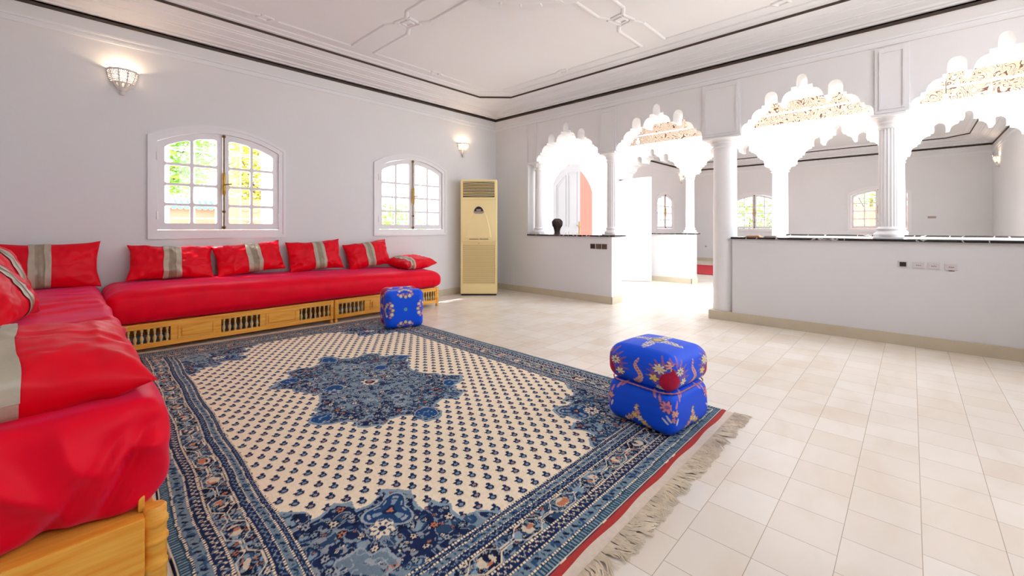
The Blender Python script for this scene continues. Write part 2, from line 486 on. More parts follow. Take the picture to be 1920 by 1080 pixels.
# upper arcade + solid left part + low walls of the near partition, as separate structures
arcade('wall_right', 0.0, -0.74)
bm = bmesh.new(); box(bm, 0, TH, -0.745, 0.0, 0, 3.4); struct(obj('wall_right', bm, M['wall']))
bm = bmesh.new(); box(bm, 0, TH, -2.272, -0.745, 0, 0.925); struct(obj('wall_low', bm, M['wall']))
bm = bmesh.new(); box(bm, 0, TH, -6.6, -3.80, 0, 0.925); struct(obj('wall_low', bm, M['wall']))
# inner partition (corridor side, far arcade)
IX = 2.90
arcade('wall_inner', IX, -0.47)
bm = bmesh.new(); box(bm, IX, IX + TH, -0.745, 0.0, 0, 2.1); struct(obj('wall_inner', bm, M['wall']))
bm = bmesh.new(); box(bm, IX, IX + TH, -2.272, -0.745, 0, 0.925); struct(obj('wall_inner_low', bm, M['wall']))
bm = bmesh.new(); box(bm, IX, IX + TH, -6.6, -3.80, 0, 0.925); struct(obj('wall_inner_low', bm, M['wall']))
# corridor end wall with the arched door
DO = arch_pts(1.63, 0.0, 1.80, 2.27)
wall_with_openings('wall_corridor', fnA, 0.27, 2.90, 0, 3.4, [(1.515, DO)], -0.72, -0.47, M['stucco'])

# wall panels (mouldings) above the near arcade
def frame_bm(bm, y0, y1, z0, z1, x=0.0, wd=0.016, dp=0.012):
    o = [(y0, z0), (y1, z0), (y1, z1), (y0, z1)]; i = [(y0 + wd, z0 + wd), (y1 - wd, z0 + wd), (y1 - wd, z1 - wd), (y0 + wd, z1 - wd)]
    ring_prism(bm, o, i, fnB, x - dp, x + 0.002)
for y0, y1 in ((-2.346, -2.062), (-3.888, -3.478), (-5.258, -5.022)):
    bm = bmesh.new(); box(bm, -0.018, 0.0, y0, y1, 2.10, 2.70, bev=0.003)
    frame_bm(bm, y0 + 0.03, y1 - 0.03, 2.13, 2.665, x=-0.018, dp=0.010)
    struct(obj('trim_1', bm, M['wall']))
bm = bmesh.new()
box(bm, -0.012, 0.0, -6.6, -0.925, 2.715, 2.733); box(bm, -0.012, 0, -0.935, -0.92, 2.02, 2.733)
struct(obj('trim_2', bm, M['wall']))

# cornice rings -------------------------------------------------
def ring(x0, x1, y0, y1, d, c):
    x0 += d; x1 -= d; y0 += d; y1 -= d; c = max(c, 0.0005)
    return [(x0 + c, y0), (x1 - c, y0), (x1, y0 + c), (x1, y1 - c), (x1 - c, y1), (x0 + c, y1), (x0, y1 - c), (x0, y0 + c)]
def loft(name, rect, P, m, closed=False):
    bm = bmesh.new(); rs = []
    for d, z, c in P: rs.append([bm.verts.new((x, y, z)) for x, y in ring(*rect, d, c)])
    K = len(rs)
    for j in range(K if closed else K - 1):
        A = rs[j]; B = rs[(j + 1) % K]
        for i in range(8):
            k = (i + 1) % 8; bm.faces.new((A[i], A[k], B[k], B[i]))
    return struct(obj(name, bm, m))
def cch(d): return 0.345 * min(1, max(0, d - 0.05) / 0.34)
def cornice(rect, n):
    P = [(0.0, 2.915), (0.0, 2.93), (0.028, 2.932), (0.032, 2.945), (0.06, 2.948), (0.075, 2.965), (0.14, 2.985), (0.145, 2.993), (0.17, 2.997), (0.175, 3.005), (0.26, 3.030), (0.265, 3.038), (0.29, 3.042), (0.295, 3.05), (0.385, 3.066), (0.385, 3.072)]
    loft('trim_%d' % n, rect, [(d, z, cch(d)) for d, z in P], M['ceil'])
    loft('trim_%d' % (n + 1), rect, [(0.0, 2.888, 0), (0.014, 2.889, 0), (0.014, 2.912, 0), (0.0, 2.915, 0)], M['dark_line'])
    loft('trim_%d' % (n + 1), rect, [(0.383, 3.066, cch(.383)), (0.397, 3.070, cch(.39)), (0.397, 3.088, cch(.39)), (0.383, 3.09, cch(.383))], M['dark_line'])
    P = [(0.395, 3.088), (0.43, 3.092), (0.435, 3.10), (0.49, 3.108), (0.495, 3.12), (0.50, 3.125)]
    loft('trim_%d' % n, rect, [(d, z, cch(.39)) for d, z in P], M['ceil'])
    P = [(0.0, 2.72), (0.008, 2.72), (0.010, 2.742), (0.004, 2.744), (0.004, 2.765), (0.014, 2.768), (0.016, 2.785), (0.0, 2.788)]
    loft('trim_%d' % n, rect, [(d, z, 0) for d, z in P], M['ceil'])
cornice((RX0, RX1, RY0, RY1), 3)
cornice((FX0, FX1, FY0, FY1), 5)
for r in ((RX0, RX1, RY0, RY1), (FX0, FX1, FY0, FY1)):
    bm = bmesh.new(); box(bm, r[0] - .15, r[1] + 0.14, r[2] - .2, r[3] + 0.2, 3.12, 3.4)
    struct(obj('ceiling', bm, M['ceil']))

# ceiling relief ------------------------------------------------
CX, CY = -2.785, -3.165
def strip(bm, p, q, wd=0.042, h=0.012, z=3.12):
    p = Vector((p[0], p[1], 0)); q = Vector((q[0], q[1], 0)); t = (q - p).normalized(); s = Vector((-t.y, t.x, 0)) * wd / 2
    pr = [(-1, 0), (-0.75, -h * .6), (-0.35, -h), (0.35, -h), (0.75, -h * .6), (1, 0)]
    A = [bm.verts.new(p + s * a + Vector((0, 0, z + b))) for a, b in pr]; B = [bm.verts.new(q + s * a + Vector((0, 0, z + b))) for a, b in pr]
    for i in range(5): bm.faces.new((A[i], A[i + 1], B[i + 1], B[i]))
    bm.faces.new(A); bm.faces.new(B[::-1])
bm = bmesh.new()
def polyl(pts, **k):
    for a, b in zip(pts, pts[1:]): strip(bm, a, b, **k)
# centre break with paired strips and a knot, for each of the four sides
for ax, sgn, dist, wall in (('y', 1, 2.525, 1.60), ('y', -1, 2.525, 1.60), ('x', 1, 2.135, 1.42), ('x', -1, 2.135, 1.42)):
    def tp(u, v):   # u lateral, v outward from the centre
        return (CX + u, CY + sgn * v) if ax == 'y' else (CX + sgn * v, CY + u)
    k = wall
    for s in (-1, 1):
        polyl([tp(s * .135, dist), tp(s * .135, k + 0.20), tp(s * .06, k + 0.07)])
        polyl([tp(s * .06, k - 0.07), tp(s * .135, k - 0.20), tp(s * .135, 0.80)])
    polyl([tp(-.10, k + .08), tp(.06, k + .11), tp(.10, k - .08), tp(-.06, k - .11), tp(-.10, k + .08)], wd=.036)
    polyl([tp(-.05, k + .04), tp(.03, k + .055), tp(.05, k - .04), tp(-.03, k - .055), tp(-.05, k + .04)], wd=.026)
    # band along the wall with a small knot, interrupted in the middle
    half_len = (2.135 - 0.20) if ax == 'y' else (2.525 - 0.20)
    for s in (-1, 1):
        m_ = half_len * 0.53
        polyl([tp(s * .135, dist), tp(s * (m_ - .12), dist), tp(s * (m_ - .05), dist + .035)], wd=.034)
        polyl([tp(s * (m_ + .05), dist - .035), tp(s * (m_ + .12), dist), tp(s * half_len, dist)], wd=.034)
        polyl([tp(s * (m_ - .07), dist - .03), tp(s * (m_ + .03), dist - .05), tp(s * (m_ + .07), dist + .03), tp(s * (m_ - .03), dist + .05), tp(s * (m_ - .07), dist - .03)], wd=.028)
for sx in (-1, 1):
    for sy in (-1, 1):
        polyl([(CX + sx * 1.935, CY + sy * 2.525), (CX + sx * 2.135, CY + sy * 2.325)], wd=.034)
struct(obj('ceiling_relief', bm, M['ceil'], sm=True))
# rose
def rose_r(r, a, z): return r * (1 + 0.035 * abs(math.sin(a * 12)) * (1 if r > 0.3 else 0))
bm = bmesh.new()
lathe(bm, [(0.80, 3.121), (0.80, 3.105), (0.77, 3.095), (0.70, 3.10), (0.66, 3.085), (0.60, 3.08), (0.42, 3.10), (0.36, 3.08), (0.30, 3.07), (0.16, 3.09), (0.10, 3.05), (0.001, 3.04)], 192, CX, CY, rfun=rose_r)
for i in range(24):
    a = 2 * math.pi * i / 24
    p = Vector((math.cos(a), math.sin(a), 0)); q = Vector((-math.sin(a), math.cos(a), 0))
    pts = [(Vector((CX, CY, 3.10)) + p * (0.42 + 0.34 * t) + q * 0.03 * math.sin(t * math.pi)) for t in [i / 6 for i in range(7)]]
    tube(bm, pts, [0.006, .012, .014, .015, .016, .014, .006], 6)
struct(obj('ceiling_rose', bm, M['ceil'], sm=True))

# skirting
def skirt(name, pts, side=1, h=0.098, t=0.016):
    bm = bmesh.new()
    for (x0, y0), (x1, y1) in zip(pts, pts[1:]):
        box(bm, min(x0, x1), max(x0, x1), min(y0, y1), max(y0, y1), 0, h, bev=0.003)
    return struct(obj(name, bm, M['base']))
skirt('baseboard_left', [(-1.60, -0.016), (0.0, 0.0)])
skirt('baseboard_right', [(-0.016, -2.288), (0.0, -0.016)]); skirt('baseboard_right', [(-0.016, -2.290), (0.272, -2.272)])
bm = bmesh.new(); box(bm, -0.028, 0.0, -6.6, -3.552, 0, 0.10, bev=.003); box(bm, 0.0, 0.29, -3.80, -3.552, 0, 0.10, bev=.003)
struct(obj('baseboard_right', bm, M['base']))
skirt('baseboard_inner', [(2.884, -2.288), (2.90, -0.72)]); skirt('baseboard_inner', [(2.884, -2.290), (3.172, -2.272)])
bm = bmesh.new(); box(bm, 2.872, 2.90, -6.6, -3.552, 0, 0.10); box(bm, 2.90, 3.19, -3.80, -3.552, 0, 0.10)
struct(obj('baseboard_inner', bm, M['base']))
skirt('baseboard_far', [(8.884, -6.57), (8.90, 0.0)]); skirt('baseboard_far', [(3.17, -0.016), (8.9, 0.0)]); skirt('baseboard_far', [(5.2, -6.57), (8.9, -6.554)])

# corridor lantern: painted frieze, cove and skylight
def lantern():
    rect = (TH, IX, -6.5, -0.72)
    loft('trim_7', rect, [(0.0, 2.70, 0), (0.02, 2.705, 0), (0.025, 2.735, 0), (0.03, 2.74, 0)], M['stucco'])
    loft('trim_8', rect, [(0.03, 2.74, 0), (0.10, 2.885, 0)], M['frieze'])
    loft('trim_7', rect, [(0.10, 2.885, 0), (0.12, 2.89, 0), (0.125, 2.91, 0)], M['stucco'])
    loft('trim_8', rect, [(0.125, 2.91, 0), (0.23, 3.05, 0)], M['frieze'])
    loft('trim_7', rect, [(0.23, 3.05, 0), (0.26, 3.06, 0), (0.28, 3.10, 0), (0.36, 3.16, 0), (0.38, 3.24, 0), (0.48, 3.30, 0), (0.50, 3.55, 0)], M['stucco'])
lantern()
bm = bmesh.new()
for k in range(1, 5): box(bm, 0.75, 2.42, -6.0 + k * 0.97, -5.96 + k * 0.97, 3.50, 3.55)
box(bm, 1.56, 1.61, -6.0, -1.2, 3.5, 3.55)
struct(obj('window_6', bm, M['white']), 'white skylight frame over the corridor')

# ================================================================== WINDOWS
def window(name, loc, rz, label):
    """local x along wall, y = into the wall (outwards), origin on the inner wall face at floor level; seen from -y"""
    root = empty(name, loc, rz); struct(root, label)
    N_ = 16
    casO = arch_pts(1.217, 0.942, 1.935, 2.11, N_); casI = arch_pts(1.073, 1.028, 1.888, 2.032, N_)
    bm = bmesh.new()
    f = lambda a, b, t: (a, t, b)
    mid = [(a * .6 + c * .4, b * .6 + d * .4) for (a, b), (c, d) in zip(casO, casI)]
    ring_prism(bm, casO, mid, f, -0.020, 0.0); ring_prism(bm, mid, casI, f, -0.012, 0.10)
    obj('window_frame', bm, M['white'], root)
    h = 1.073 / 2; rise = .144; R = (h * h + rise * rise) / (2 * rise); cz = 2.032 - R
    ztop = lambda x, d=0.0: cz + math.sqrt((R - d) ** 2 - x * x)
    for s in (-1, 1):
        # sash: outer outline and rounded panes cut by building rails and muntins around them
        x0, x1 = (-0.532, -0.004) if s < 0 else (0.004, 0.532)
        zb = 1.032
        bars = bmesh.new()
        st = 0.052; mu = 0.024
        px0, px1 = x0 + st, x1 - st
        if s < 0: px1 = x1 - 0.048
        else: px0 = x0 + 0.048
        xm = (px0 + px1) / 2
        rows = [zb + 0.062]; zt_spring = 1.80
        step = (1.79 - rows[0]) / 3.45 * 0.985
        y0, y1 = 0.006, 0.040
        def cell(cx0, cx1, z0, z1, top=None):
            """fills the ring between the cell rectangle (half muntin outward) and a rounded pane opening"""
            return
        # pane rectangles
        panes = []
        zrow = [rows[0] + k * step for k in range(4)]
        for ci, (a, b) in enumerate(((px0, xm - mu / 2), (xm + mu / 2, px1))):
            for k in range(4):
                z0 = zrow[k]; z1 = zrow[k] + step - mu if k < 3 else None
                panes.append((a, b, z0, z1))
        for a, b, z0, z1 in panes:
            r = 0.018
            # outer cell boundary
            oa = a - (mu / 2 if abs(a - px0) > 1e-6 else st if s < 0 else 0.044)
            ob = b + (mu / 2 if abs(b - px1) > 1e-6 else st if s > 0 else 0.044)
            if s < 0 and abs(a - px0) < 1e-6: oa = x0
            if s > 0 and abs(a - px0) < 1e-6: oa = x0
            if s < 0 and abs(b - px1) < 1e-6: ob = x1
            if s > 0 and abs(b - px1) < 1e-6: ob = x1
            oz0 = z0 - mu / 2 if z0 > zrow[0] + 1e-6 else zb
            inner = []; outer = []
            def add(ix, iz, ox, oz): inner.append((ix, iz)); outer.append((ox, oz))
            nq = 4
            def corner(cx, cz_, t0, ox, oz):
                for i in range(nq + 1):
                    t = t0 + math.pi / 2 * i / nq
                    add(cx + r * math.cos(t), cz_ + r * math.sin(t), ox, oz)
            if z1 is not None:
                oz1 = z1 + mu / 2
                corner(a + r, z0 + r, math.pi, oa, oz0); corner(b - r, z0 + r, 1.5 * math.pi, ob, oz0)
                corner(b - r, z1 - r, 0, ob, oz1); corner(a + r, z1 - r, math.pi / 2, oa, oz1)
            else:
                corner(a + r, z0 + r, math.pi, oa, oz0); corner(b - r, z0 + r, 1.5 * math.pi, ob, oz0)
                m_ = 8
                for i in range(m_ + 1):
                    t = i / m_; x = b + (a - b) * t; ox = ob + (oa - ob) * t
                    zz = ztop(x, 0.062)
                    if i in (0, m_): zz -= 0.012
                    add(x, zz, ox, ztop(ox, 0.004))
            n = len(inner)
            A = [bars.verts.new(f(p[0], p[1], y0)) for p in outer]; B = [bars.verts.new(f(p[0], p[1], y0)) for p in inner]
            Bm = [bars.verts.new(f(p[0], p[1], y0 + .02)) for p in inner]
            A2 = [bars.verts.new(f(p[0], p[1], y1)) for p in outer]; B2 = [bars.verts.new(f(p[0], p[1], y1)) for p in inner]
            def fc(q):
                vs = []
                for v in q:
                    if not any((v.co - k.co).length < 1e-7 for k in vs): vs.append(v)
                if len(vs) >= 3:
                    try: bars.faces.new(vs)
                    except ValueError: pass
            for i in range(n):
                j = (i + 1) % n
                fc((A[i], A[j], B[j], B[i])); fc((B[i], B[j], B2[j], B2[i])); fc((A2[j], A2[i], B2[i], B2[j])); fc((A[j], A[i], A2[i], A2[j]))
        bmesh.ops.remove_doubles(bars, verts=bars.verts[:], dist=1e-5)
        sash = obj('sash', bars, M['white'], root)
        g = bmesh.new()
        pts = [(x0 + .01, zb + .01), (x1 - .01, zb + .01)] + [(x1 - .01 + (x0 - x1 + .02) * i / 10, ztop(x1 - .01 + (x0 - x1 + .02) * i / 10, 0.02)) for i in range(11)]
        prism(g, pts, f, 0.022, 0.026)
        obj('pane', g, M['glass'], sash)
        for hz in (1.17, 1.74):
            g = bmesh.new()
            hx = x0 - 0.006 if s < 0 else x1 + 0.006
            lathe(g, [(0.008, hz - .04), (0.009, hz - .035), (0.009, hz + .035), (0.008, hz + .04)], 10, hx, -0.010)
            obj('hinge', g, M['white'], root, sm=True)
    # espagnolette bolt
    b = bmesh.new()
    tube(b, [(0.004, -0.012, 1.045), (0.004, -0.012, 2.02)], 0.0075, 8)
    bolt = obj('bolt_rod', b, M['bronze'], root, sm=True)
    for z, r in ((1.055, 0.02), (1.22, 0.017), (2.01, 0.019)):
        b = bmesh.new(); lathe(b, [(0.001, z - r), (r * .7, z - r * .7), (r, z), (r * .7, z + r * .7), (0.001, z + r)], 12, 0.004, -0.014)
        obj('knob', b, M['bronze'], bolt, sm=True)
    b = bmesh.new()
    lathe(b, [(0.006, 1.38), (0.017, 1.41), (0.021, 1.47), (0.016, 1.52), (0.02, 1.57), (0.017, 1.61), (0.006, 1.64)], 12, 0.004, -0.018)
    tube(b, [(0.004, -0.03, 1.50), (0.035, -0.045, 1.505), (0.065, -0.045, 1.51)], [0.008, 0.007, 0.009], 8)
    obj('handle', b, M['brass'], bolt, sm=True)
    # iron grille outside
    b = bmesh.new()
    for k in range(-2, 3): tube(b, [(k * .21, 0.20, 1.0), (k * .21, 0.20, 2.0)], 0.007, 6)
    for z in (1.15, 1.5, 1.85): tube(b, [(-.55, 0.20, z), (.55, 0.20, z)], 0.007, 6)
    for k in (-1, 1):
        tube(b, [(k * .3 + .2 * math.cos(t), 0.20, 1.78 + .1 * math.sin(t)) for t in [math.pi * i / 10 for i in range(11)]], 0.006, 6)
    obj('grille', b, M['iron'], root)
    return root
wA = window('window_1', (W1X, 0, 0), 0, 'large arched casement window with brass bolt above the long red sofa')
window('window_2', (W2X, 0, 0), 0, 'arched casement window beside the cream air conditioner')
window('window_3', (W3X, 0, 0), 0, 'narrow-looking arched window seen behind the white door in the far room')
window('window_4', (8.9, W4Y, 0), -math.pi / 2, 'small arched window between the big round pillar and the far white pillar')
window('window_5', (8.9, W5Y, 0), -math.pi / 2, 'far arched window behind the fluted column on the right counter')

# ================================================================== DOORS
def arch_leaf(name, hinge, ang, wd, zs, za, m, label, rough=False, hand=True):
    """leaf from hinge (local 0) to meeting stile (local wd); arched top rising to the meeting stile"""
    root = empty(name, (hinge[0], hinge[1], 0), ang); struct(root, label)
    n = 12; h = wd; rise = za - zs; R = (h * h + rise * rise) / (2 * rise); cz = za - R
    zt = lambda x: cz + math.sqrt(R * R - (wd - x) ** 2)
    pts = [(0, 0.012), (wd, 0.012)] + [(wd * (1 - i / n), zt(wd * (1 - i / n))) for i in range(n + 1)]
    f = lambda a, b, t: (a, t, b)
    bm = bmesh.new(); prism(bm, pts, f, -0.02, 0.02)
    obj('door_leaf', bm, m, root)
    if not rough:
        for (x0, x1) in ((0.09, wd / 2 - .03), (wd / 2 + .03, wd - .09)):
            for (z0, z1) in ((0.15, 0.98), (1.06, None)):
                b = bmesh.new()
                if z1: o = [(x0, z0), (x1, z0), (x1, z1), (x0, z1)]
                else: o = [(x0, z0), (x1, z0), (x1, zt(x1) - .12), (x0, zt(x0) - .12)]
                cx = (x0 + x1) / 2; czz = sum(p[1] for p in o) / 4
                i_ = [(cx + (p[0] - cx) * .88, czz + (p[1] - czz) * .95) for p in o]
                ring_prism(b, o, i_, f, -0.027, -0.019)
                i2 = [(cx + (p[0] - cx) * .75, czz + (p[1] - czz) * .90) for p in o]
                prism(b, i2, f, -0.024, -0.019)
                obj('panel', b, m, root)
    else:
        b = bmesh.new()
        rr = random.Random(5)
        for k in range(15):
            z = 0.10 + k * 0.12
            if z > zt(0.1) - .1: break
            x = 0.05
            while x < wd - .12:
                w_ = rr.uniform(.08, .2); w_ = min(w_, wd - .05 - x)
                box(b, x + .006, x + w_ - .006, -0.026, -0.019, z + .006, z + .112, bev=0.003)
                x += w_
        obj('panel', b, m, root)
    if hand:
        b = bmesh.new(); box(b, wd - .055, wd - .02, -0.027, -0.018, 0.93, 1.17, bev=.003)
        hp = obj('handle_plate', b, M['brass'], root)
        b = bmesh.new(); tube(b, [(wd - .037, -.025, 1.07), (wd - .037, -.06, 1.07), (wd - .09, -.065, 1.075), (wd - .15, -.06, 1.09)], 0.008, 8)
        obj('door_handle', b, M['brass'], hp, sm=True)
    return root
arch_leaf('door_1', (0.735, -0.68), math.radians(1), 0.84, 1.80, 2.255, M['doorshade'], 'arched panelled door leaf in shade-toned grey with brass handle behind the left counter')
arch_leaf('door_2', (2.22, -0.76), math.radians(-61), 0.95, 1.86, 2.04, M['stucco'], 'open white door leaf with rough block relief standing in the corridor', rough=True, hand=False)

# ================================================================== COUNTERS AND COLUMNS
def slab(y0, y1, x0, label):
    bm = bmesh.new(); box(bm, x0 - 0.025, x0 + TH + .025, y0, y1, 0.926, 0.947, bev=.002)
    return tag(obj('countertop', bm, M['marble']), label, 'countertop')
slab(-2.33, -0.745, 0, 'short black marble countertop carrying the dark openwork vase')
slab(-6.6, -3.79, 0, 'long black marble countertop with white veins above the four sockets')
slab(-2.33, -0.745, IX, 'short black marble countertop of the inner wall beside the rough white door')
slab(-6.6, -3.79, IX, 'long black marble countertop of the inner wall, seen just above the nearer one')

def flute(r, a, z): return r - 0.0075 * (0.5 - 0.5 * math.cos(a * 18)) ** 0.7 if r > 0 else r
def column(x, y, zb, r, fluted, label, name='column', bigcap=0.0):
    root = empty(name, (x, y, zb)); tag(root, label, 'column')
    H = CAPZ - zb
    bm = bmesh.new()
    if zb > 0.5:
        box(bm, -r * 1.45, r * 1.45, -r * 1.45, r * 1.45, 0, 0.018, bev=.004)
        lathe(bm, [(r * 1.42, .018), (r * 1.5, .03), (r * 1.5, .042), (r * 1.36, .056), (r * 1.12, .068), (r * 1.08, .078), (r * 1.2, .086), (r * 1.22, .096), (r * 1.05, .106), (r * 1.0, .115)], 40)
        z0 = .112
        obj('column_base', bm, M['stucco'], root, sm=True)
    else:
        lathe(bm, [(r * 1.02, 0), (r * 1.02, .10)], 40); z0 = 0.10
        obj('column_base', bm, M['stucco'], root, sm=True)
    bm = bmesh.new(); zc = H - 0.13
    ns = 144 if fluted else 48
    lathe(bm, [(r, z0), (r * 1.0, z0 + .3), (r * .95, zc)], ns, rfun=flute if fluted else None)
    obj('shaft', bm, M['stucco'], root, sm=True, ang=60)
    bm = bmesh.new()
    hx = TH / 2 + .012; k = r / .075
    lathe(bm, [(r * .96, zc), (r * 1.10, zc + .006), (r * 1.12, zc + .016), (r * .99, zc + .024), (r * 1.0, zc + .04), (r * 1.22, zc + .052), (r * 1.25, zc + .062), (r * 1.2, zc + .068), (r * 1.32, zc + .085), (r * 1.6, zc + .10), (r * 1.62, zc + .107)], 40)
    box(bm, -hx, hx, -max(r * 1.65, .12), max(r * 1.65, .12), zc + .105, H, bev=.004)
    obj('capital', bm, M['stucco'], root, sm=True)
    return root
cxn = TH / 2; cxf = IX + TH / 2
column(cxn, -0.865, 0.947, 0.066, True, 'slim fluted half-hidden column at the left end of the short counter')
column(cxn, -2.203, 0.947, 0.073, True, 'white fluted column at the right end of the short counter')
column(cxn, -3.685, 0.0, 0.128, False, 'large smooth white pillar standing on the floor at the opening')
column(cxn, -5.112, 0.947, 0.074, True, 'white fluted column on the long counter above the sockets')
column(cxf, -0.865, 0.947, 0.066, True, 'inner column hidden behind the corridor door leaf')
column(cxf, -2.195, 0.947, 0.078, False, 'slim plain white column on the inner short counter by the wall light')
column(cxf, -3.675, 0.0, 0.118, False, 'plain white pillar of the inner arcade beside the small green-lit window')
column(cxf, -5.135, 0.947, 0.07, False, 'inner column standing directly behind the fluted column of the long counter')

# ================================================================== SOFAS
baluster_prof = [(.009, 0), (.011, .006), (.007, .012), (.011, .022), (.0145, .034), (.0125, .048), (.007, .062), (.0055, .07), (.009, .075), (.006, .08), (.007, .095), (.0115, .104), (.010, .112), (.0115, .120)]
def mesh_only(name, bm, m, sm=True):
    o = obj(name, bm, m, None, sm); me = o.data; bpy.data.objects.remove(o); return me
bm = bmesh.new(); lathe(bm, baluster_prof, 12)
BAL = mesh_only('baluster', bm, M['wood2'])
def sofa_frame(x0, x1, openings, panels, label, end_posts=True):
    root = empty('sofa_base', ((x0 + x1) / 2, -0.33, 0)); tag(root, label, 'sofa base')
    ox = (x0 + x1) / 2; oy = -0.33
    yf = -0.64 - oy; L0 = x0 - ox; L1 = x1 - ox
    bm = bmesh.new()
    z0, z1 = 0.048, 0.250
    box(bm, L0, L1, yf, yf + .032, z0, 0.086, bev=.003)
    box(bm, L0, L1, yf, yf + .032, 0.205, z1, bev=.003)
    xs = L0
    for a, b in sorted(openings): 
        box(bm, xs, a - ox, yf + .001, yf + .030, 0.086, 0.205); xs = b - ox
    box(bm, xs, L1, yf + .001, yf + .030, 0.086, 0.205)
    box(bm, L0, L1, yf - .004, yf + .01, 0.236, 0.252, bev=.002); box(bm, L0, L1, yf - .003, yf + .01, 0.047, 0.058, bev=.002)
    obj('front_rail', bm, M['wood'], root)
    bm = bmesh.new(); box(bm, L0, L1, yf + .035, 0.30, 0.225, 0.245); obj('slat_deck', bm, M['wood'], root)
    bm = bmesh.new(); box(bm, L0, L1, 0.27, 0.30, 0.05, 0.245); obj('back_rail', bm, M['wood'], root)
    for k in (L0, L1 - .03):
        bm = bmesh.new(); box(bm, k, k + .03, yf + .03, 0.28, 0.05, 0.245, bev=.003); obj('side_rail', bm, M['wood'], root)
    for a, b in panels:
        a -= ox; b -= ox
        bm = bmesh.new()
        fo = lambda p, q, t: (p, t, q)
        o = [(a, .088), (b, .088), (b, .203), (a, .203)]; i_ = [(a + .014, .102), (b - .014, .102), (b - .014, .189), (a + .014, .189)]
        ring_prism(bm, o, i_, fo, yf - .006, yf + .002)
        b2 = bmesh.new(); box(b2, a + .024, b - .024, yf - .010, yf + .004, .111, .180, bev=.0045); merge(bm, b2)
        obj('carved_panel', bm, M['wood'], root)
    for a, b in openings:
        n = 7; wdt = b - a
        for k in range(n):
            o = bpy.data.objects.new('baluster', BAL); o.location = (a - ox + wdt * (k + .5) / n, yf + .016, .0855)
            link(o, root)
    for k in (L0 + .020, L1 - .020):
        bm = bmesh.new()
        box(bm, k - .016, k + .016, yf - .006, yf + .028, .05, .254, bev=.003)
        lathe(bm, [(.010, .05), (.013, .044), (.009, .038), (.017, .028), (.020, .017), (.015, .005), (.010, .0)][::-1], 16, k, yf + .010)
        obj('leg', bm, M['wood'], root, sm=True)
    for k in (L0 + .03, L1 - .03):
        bm = bmesh.new(); box(bm, k - .02, k + .02, .26, .30, 0, .05); obj('leg', bm, M['wood'], root)
    return root
sofa_frame(-4.87, -3.128, [(-4.831, -4.54), (-4.172, -3.852), (-3.485, -3.157)], [(-4.489, -4.222), (-3.804, -3.516)],
           'carved pine sofa base with balusters, the longer section next to the corner')
sofa_frame(-3.118, -1.708, [(-3.096, -2.765), (-2.38, -2.09), (-2.03, -1.762)], [(-2.697, -2.43)],
           'carved pine sofa base with balusters, the section behind the overturned blue pouf')

def fabric_disp(V, amp, sc, seed, stretch=(1, 1, 1)):
    out = V.copy()
    for i, p in enumerate(V):
        q = Vector((p[0] * sc * stretch[0] + seed, p[1] * sc * stretch[1], p[2] * sc * stretch[2]))
        d = noise.noise(q) * .6 + noise.noise(q * 2.3) * .3 + (1 - abs(noise.noise(q * 1.7 + Vector((9, 3, 1))))) * .35 - .25
        out[i, 2] += amp * d
        out[i, 0] += amp * .5 * noise.noise(q + Vector((5, 5, 5)))
        out[i, 1] += amp * .6 * noise.noise(q + Vector((8, 1, 5)))
    return out
def mattress_back():
    hx, hy, hz = 1.635, .305, .135
    V, Q, C = rbox((hx, hy, hz), .075, (150, 34, 18))
    x = V[:, 0]; y = V[:, 1]; z = V[:, 2]
    # tapers a little to the right, swells in front
    top = np.clip((z + hz) / (2 * hz), 0, 1)
    V[:, 2] += top * (-.035 * (x / hx) + .012 - .03 * (np.abs(x / hx) ** 8)) + top * .02 * (y / hy)
    sag = (1 - np.abs(x / hx) ** 6)
    V[:, 1] -= (y < 0) * np.clip(-y / hy, 0, 1) ** 3 * (.020 * np.sin(np.clip(top, 0, 1) * math.pi) + .012 * noise_arr(x * 1.7) * np.sin(top * math.pi))
    V[:, 0] += np.sign(x) * (np.abs(x) > hx * .93) * .02 * np.sin(top * math.pi)
    # gathered folds at the two ends
    gf = np.exp(-((np.abs(x) - hx * .93) / .10) ** 2) * (1 - top) * (y < 0)
    V[:, 1] += gf * .010 * np.sin(x * 150)
    V = fabric_disp(V, .010, 4.5, 3.1, (.5, 1.4, 1.4))
    V += np.array([-3.295, -.33, .252 + hz])
    V[:, 2] = np.maximum(V[:, 2], .2535); V[:, 1] = np.minimum(V[:, 1], -.006)
    return np_mesh('mattress', V, Q, M['red'])
def noise_arr(x): return np.array([noise.noise(Vector((v, 1.3, 0.7))) for v in x])
o = mattress_back(); tag(o, 'long red mattress on the carved pine bases under the windows', 'mattress')
